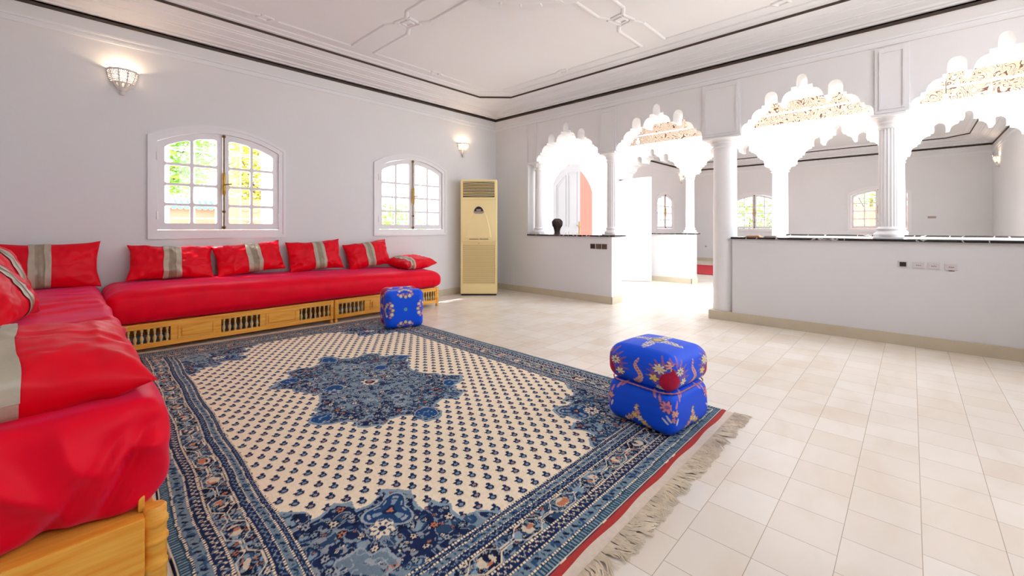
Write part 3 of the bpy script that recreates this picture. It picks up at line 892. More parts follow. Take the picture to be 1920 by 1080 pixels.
def mattress_side():
    hx, hy, hz = .312, 1.81, .145
    V, Q, C = rbox((hx, hy, hz), .052, (60, 190, 34))
    x = V[:, 0].copy(); y = V[:, 1].copy(); z = V[:, 2].copy()
    top = np.clip((z + hz) / (2 * hz), 0, 1)
    # near end: cover hangs lower towards the wall side, with folds
    ne = np.clip((-y - hy + .12) / .12, 0, 1)
    V[:, 2] += ne * (1 - top) * (-.02 + .012 * np.sin(x * 22))
    V[:, 1] += ne * (-.028 * np.sin(top * math.pi) + (1 - top) * .02 + .014 * np.sin(x * 26 + z * 9) * (1 - top))
    rdg = np.array([(1 - abs(noise.noise(Vector((a * 4.5 + b_ * 1.2, b_ * 3.0, 2.2))))) ** 4 for a, b_ in zip(x, z)])
    V[:, 1] -= ne * np.sin(np.clip(top, 0, 1) * math.pi) ** .6 * .065 * (rdg - .4)
    V[:, 1] += ne * .050 * np.exp(-((x - hx + .085 - .12 * (top - .5)) / .022) ** 2) * np.sin(np.clip(top * 1.1, 0, 1) * math.pi)
    V[:, 1] += ne * .036 * np.exp(-((x - hx + .19 - .2 * (top - .3)) / .024) ** 2) * (1 - top) ** .5
    # pleats on the corner
    cr = np.exp(-(((x - hx) / .09) ** 2)) * ne
    V[:, 0] += cr * .005 * np.sin(z * 45 + y * 40)
    V[:, 0] += np.clip(x / hx, 0, 1) ** 4 * (.014 * np.sin(top * math.pi) + .012 * np.array([noise.noise(Vector((v * 2.2, 4, 0))) for v in y]))
    # creases across the top
    for (yc, xa, amp, wd) in ((.45, -.1, .012, .03), (.25, .05, .010, .025), (-.25, .1, .010, .03), (-.9, 0, .009, .03), (.8, 0, .008, .03)):
        ln = yc + .25 * (x - xa) + .03 * np.sin(x * 11)
        V[:, 2] += top * amp * 1.7 * np.exp(-((y - ln) / wd) ** 2) * (x > -.3)
        V[:, 2] -= top * amp * 1.3 * np.exp(-((y - ln - .045) / wd) ** 2)
    V = fabric_disp(V, .016, 3.4, 7.7, (1, 1, 1))
    V += np.array([-5.280, -3.70 + hy + .015, .262 + hz])
    ins = (V[:, 0] < -4.985) & (V[:, 1] > -3.70); V[ins, 2] = np.maximum(V[ins, 2], .2465)
    V[:, 0] = np.clip(V[:, 0], -5.595, None); V[:, 1] = np.minimum(V[:, 1], -.004)
    return np_mesh('mattress', V, Q, M['red'])
o = mattress_side(); tag(o, 'red mattress in the left foreground with loose bunched cover', 'mattress')
o.location.z = 0.0
# its base
root = empty('sofa_base', (-5.28, -1.9, 0)); tag(root, 'plain pine sofa base with turned corner leg in the left foreground', 'sofa base')
def lb(x0, x1, y0, y1, z0, z1, name, bev=.004):
    bm = bmesh.new(); box(bm, x0 + 5.28, x1 + 5.28, y0 + 1.9, y1 + 1.9, z0, z1, bev=bev); return obj(name, bm, M['wood'], root)
lb(-5.58, -5.02, -3.725, -3.69, .085, .245, 'end_rail'); lb(-5.02, -4.99, -3.66, -.67, .06, .245, 'side_rail'); lb(-5.58, -5.55, -3.66, -.02, .06, .245, 'side_rail')
lb(-5.56, -5.01, -3.68, -.03, .215, .238, 'slat_deck')
for (lx, ly) in ((-4.995, -3.69), (-5.57, -3.69), (-4.995, -.69), (-5.57, -.05)):
    bm = bmesh.new()
    pr = [(.020, 0), (.024, .004), (.024, .02), (.018, .028), (.026, .036), (.028, .05), (.027, .08), (.030, .085), (.030, .093), (.027, .098), (.027, .15), (.031, .156), (.031, .166), (.027, .172), (.027, .20), (.031, .206), (.031, .216), (.027, .222), (.027, .25), (.022, .256)]
    lathe(bm, pr, 24, lx + 5.28, ly + 1.9)
    obj('leg', bm, M['wood'], root, sm=True)
lb(-5.03, -5.015, -3.675, -3.655, .24, .285, 'corner_block')

# ================================================================== CUSHIONS
def cushion(W, H, T, stripe_c, stripe_w, seed, wr=.016, sag=0.0):
    nx, ny = 64, 44
    def surf(u, v, side, off=0.0):
        e = max(0.0, (1 - abs(u) ** 3.2)) ** .55 * max(0.0, (1 - abs(v) ** 3.2)) ** .55
        x = W / 2 * u * (1 - .085 * (1 - v * v) * abs(u) ** 2)
        z = H / 2 * v * (1 - .10 * (1 - u * u) * abs(v) ** 2)
        p = Vector((x * 7 + seed, z * 7, side * 3.0))
        rad = abs(noise.noise(Vector((math.atan2(v, u) * 3.0 + seed, 0.5, side)))) * (u * u + v * v) * .8
        wv = (noise.noise(p) * .6 + (0.5 - abs(noise.noise(p * 2.1))) * 1.0 - 1.5 * rad) * wr
        fold = wr * 1.2 * math.sin(z * 60 + 3 * noise.noise(p)) * max(0, abs(u) - .45) * (1 - abs(v)) 
        th = T / 2 * e + (wv + fold) * min(1, e * 2.2)
        y = -side * (th + off)
        x += wr * .7 * noise.noise(p * 1.3) ; z += wr * .8 * noise.noise(p * 1.1 + Vector((4, 4, 4)))
        z -= sag * (1 - v) * .5 * abs(u)
        return (x, y, z)
    bm = bmesh.new(); g = {}
    for s in (1, -1):
        for i in range(nx + 1):
            for j in range(ny + 1):
                edge = i in (0, nx) or j in (0, ny)
                k = (i, j, 0 if edge else s)
                if k in g: continue
                u = 2 * i / nx - 1; v = 2 * j / ny - 1
                u = math.sin(u * math.pi / 2) * .35 + u * .65; v = math.sin(v * math.pi / 2) * .35 + v * .65
                c = surf(u, v, s)
                if edge: c = (c[0], 0, c[2])
                g[k] = bm.verts.new(c)
        for i in range(nx):
            for j in range(ny):
                q = []
                for a, b in ((i, j), (i + 1, j), (i + 1, j + 1), (i, j + 1)):
                    q.append(g[(a, b, 0 if (a in (0, nx) or b in (0, ny)) else s)])
                bm.faces.new(q if s > 0 else q[::-1])
    root = obj('cushion', bm, M['redpil'], None, True, 80)
    if stripe_w:
        uc = stripe_c / (W / 2); hw = stripe_w / W
        for part, (a, b), m, off in (('band_edge', (-1, -.42), M['taupe2'], .0045), ('band_centre', (-.46, .46), M['taupe'], .003), ('band_edge', (.42, 1), M['taupe2'], .0045)):
            bm = bmesh.new()
            for s in (1, -1):
                G = []
                for i in range(7):
                    u = uc + hw * (a + (b - a) * i / 6)
                    row = []
                    for j in range(ny + 1):
                        v = 2 * j / ny - 1; v = math.sin(v * math.pi / 2) * .35 + v * .65
                        v *= .998
                        c = surf(u, v, s, off + (.002 * math.cos(i * math.pi * 2 / 3) if part == 'band_centre' else .001))
                        row.append(bm.verts.new((c[0], 0 if j in (0, ny) else c[1], c[2] * 1.014)))
                    G.append(row)
                for i in range(6):
                    for j in range(ny):
                        q = (G[i][j], G[i + 1][j], G[i + 1][j + 1], G[i][j + 1]); bm.faces.new(q if s > 0 else q[::-1])
            ob = obj(part, bm, m, root, True, 80)
    return root
def place(o, loc, rx=0, ry=0, rz=0, label=''):
    o.location = loc
    # local: x width, z height, -y front
    o.rotation_euler = (Matrix.Rotation(math.radians(rz), 4, 'Z') @ Matrix.Rotation(math.radians(rx), 4, 'X') @ Matrix.Rotation(math.radians(ry), 4, 'Y')).to_euler()
    tag(o, label, 'cushion', 'red cushions on the two sofas'); return o
place(cushion(.66, .40, .15, -.03, .125, 1.2, .010), (-5.275, -.125, .735), -14, 0, 2, 'red cushion with taupe band leaning in the far corner above the left sofa')
place(cushion(.66, .345, .15, -.01, .135, 2.7), (-4.455, -.135, .722), -24, 3, 2, 'red cushion with taupe band under the large window, first from the corner')
place(cushion(.66, .34, .15, .02, .135, 4.9), (-3.80, -.130, .728), -22, -5, 2, 'red cushion with sunlit taupe band, second from the corner under the large window')
place(cushion(.62, .365, .16, .03, .125, 6.1), (-3.125, -.135, .722), -17, -3, -2, 'squarish red cushion with gathered sides, third from the corner on the window sofa')
place(cushion(.60, .35, .16, .00, .115, 8.3), (-2.46, -.135, .706), -20, -7, -3, 'red cushion with tilted taupe band, fourth from the corner and beside the flat one')
place(cushion(.60, .44, .17, -.18, .10, 9.9), (-1.90, -.28, .582), -84, 0, 14, 'red cushion lying flat at the right end of the window sofa')
place(cushion(.66, .42, .16, .0, .11, 12.4), (-5.44, -1.22, .745), -20, 0, 84, 'red cushion with pale band leaning on the left edge of the photo, upper one')
place(cushion(.60, .36, .16, .0, .10, 15.8), (-5.415, -1.72, .70), -30, 0, 80, 'slumped red cushion with pale band below the upper one at the left edge')
place(cushion(.60, .54, .20, -.035, .12, 18.6, .014), (-5.292, -3.350, .628), -82, 0, 3, 'big plump red cushion with pale band in the left foreground')

# ================================================================== RUG
def poly_mask(px, py, poly):
    inside = np.zeros(px.shape, bool); n = len(poly)
    for i in range(n):
        x0, y0 = poly[i]; x1, y1 = poly[(i + 1) % n]
        if y0 == y1: continue
        c = ((y0 > py) != (y1 > py)) & (px < (x1 - x0) * (py - y0) / (y1 - y0) + x0)
        inside ^= c
    return inside
NAVY = lin((32, 46, 84)); DNAVY = lin((26, 32, 58)); MID = lin((58, 88, 124)); LBL = lin((142, 164, 180)); CREAM = lin((254, 236, 208)); CORAL = lin((206, 128, 96)); GREY = lin((168, 176, 182)); TEAL = lin((44, 76, 96))
def put(C, m, col): C[m] = col
RW, RL = 2.40, 3.80
def rosettes(C, m, x, y, cell, r, cols, seed, dark):
    tb = np.random.default_rng(seed).random((64, 64, 4))
    ix = np.floor(x / cell).astype(int); iy = np.floor(y / cell).astype(int)
    j = tb[ix % 64, iy % 64]
    dx = x - (ix + .5 + (j[..., 0] - .5) * .45) * cell; dy = y - (iy + .5 + (j[..., 1] - .5) * .45) * cell
    d = np.hypot(dx, dy); t = np.arctan2(dy, dx) + j[..., 3] * 6; rr = r * (.65 + .5 * j[..., 3])
    pet = d < rr * (.80 + .20 * np.cos(t * 6))
    keep = m & (j[..., 2] > .15)
    C[keep & (d < rr * 1.25)] = dark
    k = (j[..., 2] * 97.3) % 1
    for q, c in enumerate(cols):
        C[keep & pet & (k >= q / len(cols)) & (k < (q + 1) / len(cols))] = c
    C[keep & (d < rr * .30)] = dark
def florals(C, m, x, y, sc=1.0, dark=NAVY):
    """dense small scrollwork with rosettes"""
    wx = x + .012 * (n2(x * 25, y * 25) - .5); wy = y + .012 * (n3(x * 25, y * 25) - .5)
    a = n1(wx * 38 * sc, wy * 38 * sc); b = n2(wx * 75 * sc + 7, wy * 75 * sc); c = n3(wx * 16 * sc, wy * 16 * sc + 3)
    C[m] = dark
    C[m & (c > .55)] = MID * .75
    C[m & (np.abs(a - .5) < .055)] = LBL * .8
    C[m & (a > .72)] = MID
    C[m & (a > .80)] = LBL
    C[m & (np.abs(c - .55) < .014)] = GREY * .9
    C[m & (b > .78)] = GREY * .8
    C[m & (b < .14)] = DNAVY
    rosettes(C, m, wx, wy, .052 / sc, .0125 / sc, (LBL, CREAM * .8, LBL * .8, CORAL, GREY), 5, DNAVY)
    rosettes(C, m, wx + .02, wy + .03, .038 / sc, .0065 / sc, (CREAM * .7, LBL, CREAM * .8, CORAL * .8), 8, dark)
def rug_colors(x, y):
    C = np.empty(x.shape + (3,)); C[:] = CREAM
    jx = (n1(x * 25, y * 25) - .5) * .004; jy = (n2(x * 25, y * 25) - .5) * .004
    X = x + jx; Y = y + jy
    # field motifs
    px, py = .0745, .1135
    for (ox, oy) in ((0, 0), (px / 2, py / 2)):
        lx = (X + ox) % px - px / 2; ly = (Y + oy) % py - py / 2
        ci = np.floor((X + ox) / px) * 17.3 + np.floor((Y + oy) / py) * 7.1
        v = (np.sin(ci) * 43.7) % 1
        body = ((lx - .001) / .0165) ** 2 + ((ly + .006) / .0150) ** 2
        put(C, (((lx + .004) / .017) ** 2 + ((ly + .016) / .012) ** 2 < 1), CREAM * .80)
        put(C, body < 1, NAVY)
        put(C, body < .26, LBL * .85)
        put(C, (body < .10) & (v > .5), CORAL)
        put(C, ((lx - .008) / .0085) ** 2 + ((ly - .014) / .0085) ** 2 < 1, NAVY)
        put(C, ((lx + .013) / .006) ** 2 + ((ly - .003) / .005) ** 2 < 1, DNAVY)
    # medallion
    q = [(0, .78), (.05, .75), (.075, .69), (.06, .64), (.11, .60), (.17, .575), (.24, .62), (.31, .60), (.345, .56), (.33, .50), (.36, .45), (.42, .43), (.47, .38), (.51, .33), (.46, .27), (.41, .23), (.42, .18), (.37, .13), (.345, .07), (.325, 0)]
    poly = [(a, b) for a, b in q] + [(a, -b) for a, b in q[::-1][1:]] + [(-a, -b) for a, b in q[1:]] + [(-a, b) for a, b in q[::-1][1:-1]]
    mx, my = X - 1.17, Y - 1.89
    mx = mx + (n2(x * 18, y * 18) - .5) * .02; my = my + (n3(x * 18, y * 18) - .5) * .02
    mo = poly_mask(mx / 1.04, my / 1.03, poly); mi = poly_mask(mx, my, poly)
    put(C, mo, LBL)
    florals(C, mi, X, Y, .9)
    inr = mi & (np.hypot(mx / .34, my / .48) < 1 + .10 * np.cos(np.arctan2(my, mx) * 8))
    q_ = n1(X * 30, Y * 30)
    put(C, inr & (q_ > .42), LBL * .66); put(C, inr & (q_ > .66), LBL * .9)
    put(C, inr & (np.abs(n2(X * 30, Y * 30) - .5) < .05), GREY)
    put(C, inr & (np.abs(n3(X * 34, Y * 34) - .5) < .035), NAVY)
    rosettes(C, inr, X, Y, .075, .018, (LBL, GREY, CREAM * .8, MID), 15, NAVY)
    for bx, by, rx, ry in ((0, .68, .055, .07), (0, -.68, .055, .07), (.44, .33, .06, .05), (-.44, -.33, .06, .05), (-.38, .40, .055, .05), (.38, -.40, .055, .05), (-.22, .05, .06, .06), (.2, .22, .05, .05)):
        mm = ((mx - bx) / rx) ** 2 + ((my - by) / ry) ** 2
        put(C, mi & (mm < 1.2), GREY); put(C, mi & (mm < 1), lin((38, 78, 132)))
        put(C, mi & (mm < 1) & (n2(X * 70, Y * 70) > .76), LBL)
    r = np.hypot(mx, my); th = np.arctan2(my, mx)
    for bx, by in ((0, .36), (0, -.36), (.24, 0), (-.24, 0)):
        q_ = np.hypot(mx - bx, my - by); put(C, q_ < .035 + .008 * np.cos(np.arctan2(my - by, mx - bx) * 6), GREY); put(C, q_ < .02, MID)
    put(C, r < .05 + .010 * np.cos(th * 8), CREAM * .85); put(C, r < .032, NAVY); put(C, r < .016, CORAL)
    # corner spandrels
    B = .312
    ux = np.minimum(X - B, RW - B - X); uy = np.minimum(Y - B, RL - B - Y)
    ux2 = ux + (n2(x * 20, y * 20) - .5) * .03; uy2 = uy + (n3(x * 20, y * 20) - .5) * .03
    sp = [(-.1, .58), (.02, .56), (.07, .50), (.06, .45), (.13, .44), (.17, .47), (.22, .43), (.21, .38), (.27, .37), (.33, .41), (.385, .385), (.41, .33), (.37, .27), (.38, .21), (.43, .22), (.47, .17), (.44, .13), (.45, .06), (.50, .07), (.56, .02), (.58, -.1), (-.1, -.1)]
    so = poly_mask(ux2 / 1.035, uy2 / 1.035, sp); si = poly_mask(ux2, uy2, sp)
    put(C, so, LBL); florals(C, si, X, Y, .8)
    t_ = np.arctan2(uy - .30, ux - .30) - math.pi / 4
    rp = np.hypot(ux - .30, uy - .30) / (.068 * (1 + .28 * np.cos(t_ * 3)))
    put(C, rp < 1.22, GREY); put(C, rp < 1.1, lin((40, 72, 118)))
    put(C, (rp < .95) & (rp > .80) & (np.cos(t_ * 9) > 0), GREY)
    put(C, (rp < .72) & (np.abs(np.sin(t_ * 1.5)) < .30), LBL); put(C, (rp < .35), NAVY); put(C, rp < .16, CORAL)
    rr = np.hypot(ux - .235, uy - .235); tt = np.arctan2(uy - .235, ux - .235)
    put(C, si & (rr < .040 + .006 * np.cos(tt * 8)), CREAM * .9); put(C, si & (rr < .033) & (np.cos(tt * 8 + 1.5) > .3) & (rr > .018), MID); put(C, si & (rr < .014), NAVY)
    mm = np.abs(ux - .10) + np.abs(uy - .10) + .02 * np.cos(np.arctan2(uy - .1, ux - .1) * 8)
    put(C, si & (mm < .13) & (mm > .118), GREY); put(C, si & (mm < .118) & (n1(X * 34, Y * 34) > .40), LBL * .7)
    put(C, si & (mm < .118) & (np.abs(n2(X * 40, Y * 40) - .5) < .06), GREY)
    # borders
    dx = np.minimum(X, RW - X); dy = np.minimum(Y, RL - Y)
    d0 = np.minimum(dx, dy); d = d0 / .312 * .36
    al = np.where(dx < dy, Y, X)
    fringe_side = dy <= dx
    def band(a, b): return (d >= a) & (d < b)
    def guard(a, b, basec, per, c2):
        m = band(a, b); C[m] = basec
        t = (al % per) / per; k = (d - (a + b) / 2) / (b - a)
        s = (np.abs(k - .30 * np.sin(2 * math.pi * t)) < .10) & (t > .12) & (t < .62)
        dot = ((t - .85) / .12) ** 2 + ((k + .05) / .16) ** 2 < 1
        C[m & (s | dot)] = c2
        C[m & (n3(X * 90, Y * 90) > .86)] = LBL * .6
    def dotline(a, b):
        m = band(a, b); C[m] = DNAVY; C[m & ((al % .0125) > .0045)] = CREAM
    def blueband(a, b):
        m = band(a, b); C[m] = LBL * .78
        C[m & (n1(X * 80, Y * 80) > .66)] = MID
        t = (al % .05) / .05; k = (d - (a + b) / 2) / (b - a)
        C[m & (((t - .5 + .5 * k) / .14) ** 2 + (k / .26) ** 2 < 1)] = DNAVY
        C[m & (((t - .02) / .10) ** 2 + (k / .2) ** 2 < 1)] = TEAL
    m = band(-1, .05); C[m] = TEAL
    C[m & ((al % .014) > .008) & (((d - .028) / .014) ** 2 < 1)] = LBL * .9
    C[band(-1, .005)] = NAVY
    C[band(.006, .011)] = CREAM * .9
    dotline(.048, .056); blueband(.056, .100); dotline(.100, .107); guard(.107, .148, NAVY, .03, CREAM * .8); dotline(.148, .158)
    m = band(.158, .256)
    C[m] = DNAVY; florals(C, m, X * 1.1, Y * 1.1, 1.0, DNAVY)
    k = (d - .207) / .049; t = (al % .20) / .20
    hexl = np.abs(np.abs(k) - np.clip(1.6 - np.abs(t - .5) * 4.4, .12, .86)) < .055
    C[m & hexl] = CREAM * .85
    fl = ((t - .5) / .16) ** 2 + (k / .55) ** 2
    C[m & (fl < 1) & (n2(X * 55, Y * 55) > .50)] = CREAM * .75
    C[m & (fl < .8) & (n1(X * 50, Y * 50) > .70)] = CORAL
    fl2 = (((t + .5) % 1 - .5) / .10) ** 2 + (k / .6) ** 2
    C[m & (fl2 < 1) & (n3(X * 60, Y * 60) > .55)] = LBL
    dotline(.256, .265); guard(.265, .295, NAVY, .03, LBL); dotline(.295, .301); blueband(.301, .328); dotline(.328, .334); guard(.334, .353, NAVY, .026, LBL); dotline(.353, .360)
    # knot grain
    g = 1 + (n1(x * 150, y * 150) - .5) * .16
    return C * g[..., None]
def rug():
    NL, NR_, FR, FL = [np.array(p) for p in ((-4.985, -4.485), (-2.578, -4.485), (-2.515, -.79), (-4.835, -.665))]
    nx, ny = 640, 1000
    s = np.linspace(0, 1, nx + 1); t = np.linspace(0, 1, ny + 1); S, T = np.meshgrid(s, t, indexing='ij')
    P = (NL[None, None] * ((1 - S) * (1 - T))[..., None] + NR_ * (S * (1 - T))[..., None] + FR * (S * T)[..., None] + FL * ((1 - S) * T)[..., None])
    # slight waviness of the long left edge
    P[..., 0] += .006 * np.sin(T * 38) * (1 - S) ** 3
    Z = .012 + .0012 * (n1(S * 30, T * 50) - .5)
    Z[0, :] = .0015; Z[-1, :] = .0015; Z[:, 0] = .0015; Z[:, -1] = .0015
    col = rug_colors(S * RW, T * RL)
    V = np.concatenate([P, Z[..., None]], -1).reshape(-1, 3)
    I = np.arange((nx + 1) * (ny + 1)).reshape(nx + 1, ny + 1)
    Q = np.stack([I[:-1, :-1], I[1:, :-1], I[1:, 1:], I[:-1, 1:]], -1).reshape(-1, 4)
    root = empty('rug', (0, 0, 0)); tag(root, 'large blue and cream oriental rug with central medallion and fringed ends', 'rug')
    np_mesh('pile', V, Q, M['rug'], root, col.reshape(-1, 3))
    rr = random.Random(3)
    for (A, B, dirn, nm) in ((NL, NR_, -1, 'near'), (FL, FR, 1, 'far')):
        bm = bmesh.new()
        def stripb(o0, o1, z):
            n = 60
            row0 = []; row1 = []
            for i in range(n + 1):
                p = A + (B - A) * i / n; wv = .004 * math.sin(i * .7) 
                row0.append(bm.verts.new((p[0], p[1] + dirn * (o0 + (wv if o0 else 0)), z))); row1.append(bm.verts.new((p[0], p[1] + dirn * (o1 + wv), z - .002)))
            for i in range(n): bm.faces.new((row0[i], row0[i + 1], row1[i + 1], row1[i]))
        stripb(-.006, .020, .0105); o = obj('red_edge', bm, M['redband'], root)
        bm = bmesh.new(); stripb(.018, .062, .0085); obj('end_weave', bm, M['flat'], root)
        bm = bmesh.new()
        nT = 330
        for i in range(nT):
            f = (i + rr.random() * .6) / nT; p = A + (B - A) * min(f, .999)
            L = rr.uniform(.055, .095) if nm == 'near' else rr.uniform(.03, .045); lean = rr.uniform(-.6, .6) + .5 * math.sin(i * .09); ph = rr.random() * 6
            for k in range(4):
                pts = []; lk = lean + rr.uniform(-.25, .25); o0 = rr.uniform(-.003, .003)
                for q in range(5):
                    u = q / 4
                    pts.append((p[0] + o0 + lk * L * u * u + .003 * math.sin(ph + u * 7 + k), p[1] + dirn * (.058 + L * u * (1 - .15 * abs(lk))), .009 - .003 * u + .005 * rr.random() * math.sin(u * math.pi)))
                tube(bm, pts, [.0022, .0020, .0018, .0018, .001], 4)
        fo = obj('fringe', bm, M['fringe'], root, sm=True); fo['kind'] = 'stuff'
    return root
rug()

# ================================================================== POUFS
COB = lin((0, 84, 236)); PINK = lin((216, 140, 168)); WHT = lin((232, 222, 206)); YEL = lin((240, 210, 130)); CRIM = lin((176, 12, 58)); MAU = lin((150, 96, 160)); PEACH = lin((226, 168, 160)); OLIVE = lin((120, 130, 110))
def ellm(a, z, ca, cz_, ra, rz_, rot=0):
    c, s = math.cos(rot), math.sin(rot); x = (a - ca) * c + (z - cz_) * s; y = -(a - ca) * s + (z - cz_) * c
    return (x / ra) ** 2 + (y / rz_) ** 2 < 1
def flower(C, m, a, z, ca, cz_, r, col, ctr=None, n=8):
    d = np.hypot(a - ca, z - cz_); t = np.arctan2(z - cz_, a - ca)
    pet = d < r * (.78 + .22 * np.cos(t * n))
    C[m & (d < r * 1.1 * (.85 + .15 * np.cos(t * n)))] = MAU * .35
    C[m & pet] = col; C[m & pet & (np.abs(np.cos(t * n / 2)) < .22)] = col * .5
    if ctr is not None: C[m & (d < r * .28)] = ctr
def side_pattern(C, m, a, z, h, mid):
    """a: distance from the nearest vertical edge along the perimeter (signed), z height, h total height, mid: distance from face middle"""
    s = h / .40; a = a / 1.42; mid = mid / 1.15
    # corner bouquet
    vio = lin((136, 84, 160)); e_ = (a / (.078 * s)) ** 2 + ((z - .295 * s) / (.080 * s)) ** 2
    C[m & (e_ < .9 + .5 * n1(a * 120 + 60, z * 120 + 60)) & (n2(a * 150 + 60, z * 150 + 9) > .42)] = vio
    C[m & (e_ < 1.1) & (n3(a * 170 + 60, z * 170 + 9) > .80)] = PINK
    for k in range(-6, 7):          # purple rays around
        t = math.pi / 2 + k * .26
        for q in range(5):
            rr_ = (.075 + q * .008) * s
            C[m & ellm(a, z, rr_ * .9 * math.cos(t), .29 * s + rr_ * math.sin(t), .0035 * s, .010 * s, -(math.pi / 2 - t))] = MAU
    flower(C, m, a, z, -.052 * s, .335 * s, .026 * s, WHT, YEL); flower(C, m, a, z, .048 * s, .325 * s, .022 * s, WHT, OLIVE)
    flower(C, m, a, z, -.006 * s, .358 * s, .028 * s, PEACH, CRIM, 10); flower(C, m, a, z, -.072 * s, .285 * s, .020 * s, YEL, None, 5)
    flower(C, m, a, z, .068 * s, .27 * s, .020 * s, WHT, YEL, 6); flower(C, m, a, z, -.055 * s, .235 * s, .018 * s, WHT, None, 6)
    C[m & (ellm(a, z, -.004 * s, .272 * s, .048 * s, .058 * s) | ellm(a, z, .004 * s, .318 * s, .020 * s, .030 * s))] = CRIM
    g = m & ellm(a, z, -.004 * s, .270 * s, .046 * s, .052 * s) & ((np.sin(a * 700 / s) * np.sin(z * 700 / s)) > .6); C[g] = CRIM * 1.6
    # leaves and flowers hanging below
    for k, (ca, cz_, rot) in enumerate(((-.075, .20, .5), (-.05, .185, .3), (.055, .19, -.4), (.075, .205, -.6), (.03, .165, -.3))):
        C[m & ellm(a, z, ca * s, cz_ * s, .005 * s, .020 * s, rot)] = PINK * .9
    flower(C, m, a, z, -.022 * s, .155 * s, .030 * s, PINK, MAU, 9); flower(C, m, a, z, .022 * s, .125 * s, .018 * s, PEACH, None, 6)
    flower(C, m, a, z, .012 * s, .095 * s, .014 * s, PINK, None, 6)
    for ca, cz_, rot in ((-.018, .10, .4), (-.03, .088, .7), (.0, .082, .1), (.03, .085, -.3)):
        C[m & ellm(a, z, ca * s, cz_ * s, .004 * s, .018 * s, rot)] = WHT * .9
    # tendril in the middle of each face of the lid
    for k in range(11):
        t = k / 10; cx_ = (.022 * math.sin(t * 5.5) - .012 + .03 * t) * s; cz_ = (.235 + .115 * t) * s
        C[m & ellm(mid, z, cx_, cz_, (.016 - .011 * t) * s, .013 * s, -.3)] = PEACH
        C[m & ellm(mid, z, cx_, cz_, .004 * s, .004 * s)] = MAU * .8
    # cream triangle at the foot of each face
    for k, (cm, cz_, r_) in enumerate(((0, .115, .010), (-.005, .10, .013), (.004, .082, .015), (-.012, .065, .018), (.014, .055, .018), (-.035, .045, .018), (.035, .038, .018), (-.055, .03, .014), (.055, .022, .016))):
        flower(C, m, mid, z, cm * s, cz_ * s, r_ * s, (YEL, WHT, PEACH)[k % 3], None, 6)
def star_pattern(C, m, x, y, s):
    t = np.arctan2(y, x); r = np.hypot(x, y)
    star = r < s * (.045 + .075 * np.abs(np.cos(2 * t)) ** 6)
    edge = (n1(x * 160 + 50, y * 160 + 50) > .42)
    C[m & star & edge] = WHT; C[m & star & edge & (n2(x * 120 + 9, y * 120 + 9) > .62)] = lin((196, 176, 128))
    C[m & (r < s * .03)] = OLIVE; C[m & (r < s * .018)] = YEL * .8
def pouf(wd, h, bulge, bottom_style):
    hw = wd / 2
    def make(z0, z1, r, n):
        V, Q, C3 = rbox((hw, hw, (z1 - z0) / 2), r, n); V[:, 2] += (z0 + z1) / 2
        return V, Q
    root = empty('pouf')
    seam = h * .535
    for part, z0, z1 in (('base', 0.0, seam + .004), ('lid', seam, h)):
        V, Q = make(z0, z1, .05 if part == 'base' else .064, (110, 110, 70))
        x, y, z = V.T.copy()
        k = (z - z0) / (z1 - z0)
        if part == 'base': sc = 1 - .05 * k ** 2 + .02 * np.sin(k * math.pi) - .06 * (1 - k) ** 6
        else: sc = .985 + .035 * np.sin(np.clip(k, 0, 1) * math.pi)
        V[:, 0] *= sc; V[:, 1] *= sc
        if part == 'lid': V[:, 2] += np.clip(k, 0, 1) ** 3 * .02 * (1 - (x / hw) ** 2) * (1 - (y / hw) ** 2)
        C = np.empty((len(V), 3)); C[:] = COB
        C *= (1 + .12 * (n1(x * 200 + 30, z * 200 + 10) - .5))[:, None]
        ax, ay = np.abs(x), np.abs(y)
        onx = ax >= ay                 # on the +-x faces
        lat = np.maximum(ax, ay) > hw * .80
        # perimeter distance from nearest vertical edge
        along = np.where(onx, y, x); sgnface = np.where(onx, np.sign(x), -np.sign(y))
        a = np.where(along > 0, along - hw, along + hw) * sgnface
        side_pattern(C, lat, a, z, h, along * sgnface)
        if part == 'lid':
            tm = (z > h - .012) & (ax < hw * .8) & (ay < hw * .8); star_pattern(C, tm, x, y, 1.25)
        elif bottom_style:
            bmk = z < .012
            C[bmk] = COB
            for (u, v) in ((x, y), (y, x), (x, -y), (y, -x)):
                for cu, cv, r_, cc in ((-.05, hw - .045, .022, WHT), (.0, hw - .055, .020, YEL), (.045, hw - .045, .024, WHT), (-.025, hw - .03, .018, PINK), (.02, hw - .025, .018, MAU), (.075, hw - .03, .016, PINK), (-.08, hw - .03, .014, PEACH)):
                    flower(C, bmk, u, v, cu, cv, r_, cc, None, 9)
            C[bmk & (np.hypot(x, y) < .020)] = lin((90, 160, 180))
        np_mesh(part, V, Q, M['brocade'], root, C)
    # twisted cord on the seam
    bm = bmesh.new(); pts = []
    c = hw * .958; rr_ = .080
    for cx_, cy_, t0 in ((c - rr_, c - rr_, 0), (-c + rr_, c - rr_, math.pi / 2), (-c + rr_, -c + rr_, math.pi), (c - rr_, -c + rr_, 1.5 * math.pi)):
        for i in range(8):
            t = t0 + math.pi / 2 * i / 7; pts.append((cx_ + rr_ * math.cos(t), cy_ + rr_ * math.sin(t), seam + .002))
    for ph in (0, math.pi):
        P2 = []
        L = 0
        # resample
        seg = []
        for i in range(len(pts)):
            p = Vector(pts[i]); q = Vector(pts[(i + 1) % len(pts)]); m_ = max(1, int((q - p).length / .006))
            for j in range(m_): seg.append(p + (q - p) * j / m_)
        for i, p in enumerate(seg):
            t = i * .75 + ph; n_ = Vector((p.x, p.y, 0)).normalized()
            P2.append(p + n_ * .002 * math.cos(t) + Vector((0, 0, .002 * math.sin(t))))
        tube(bm, P2, .0024, 5, closed=True)
    obj('cord', bm, M['cord'], root, sm=True)
    return root
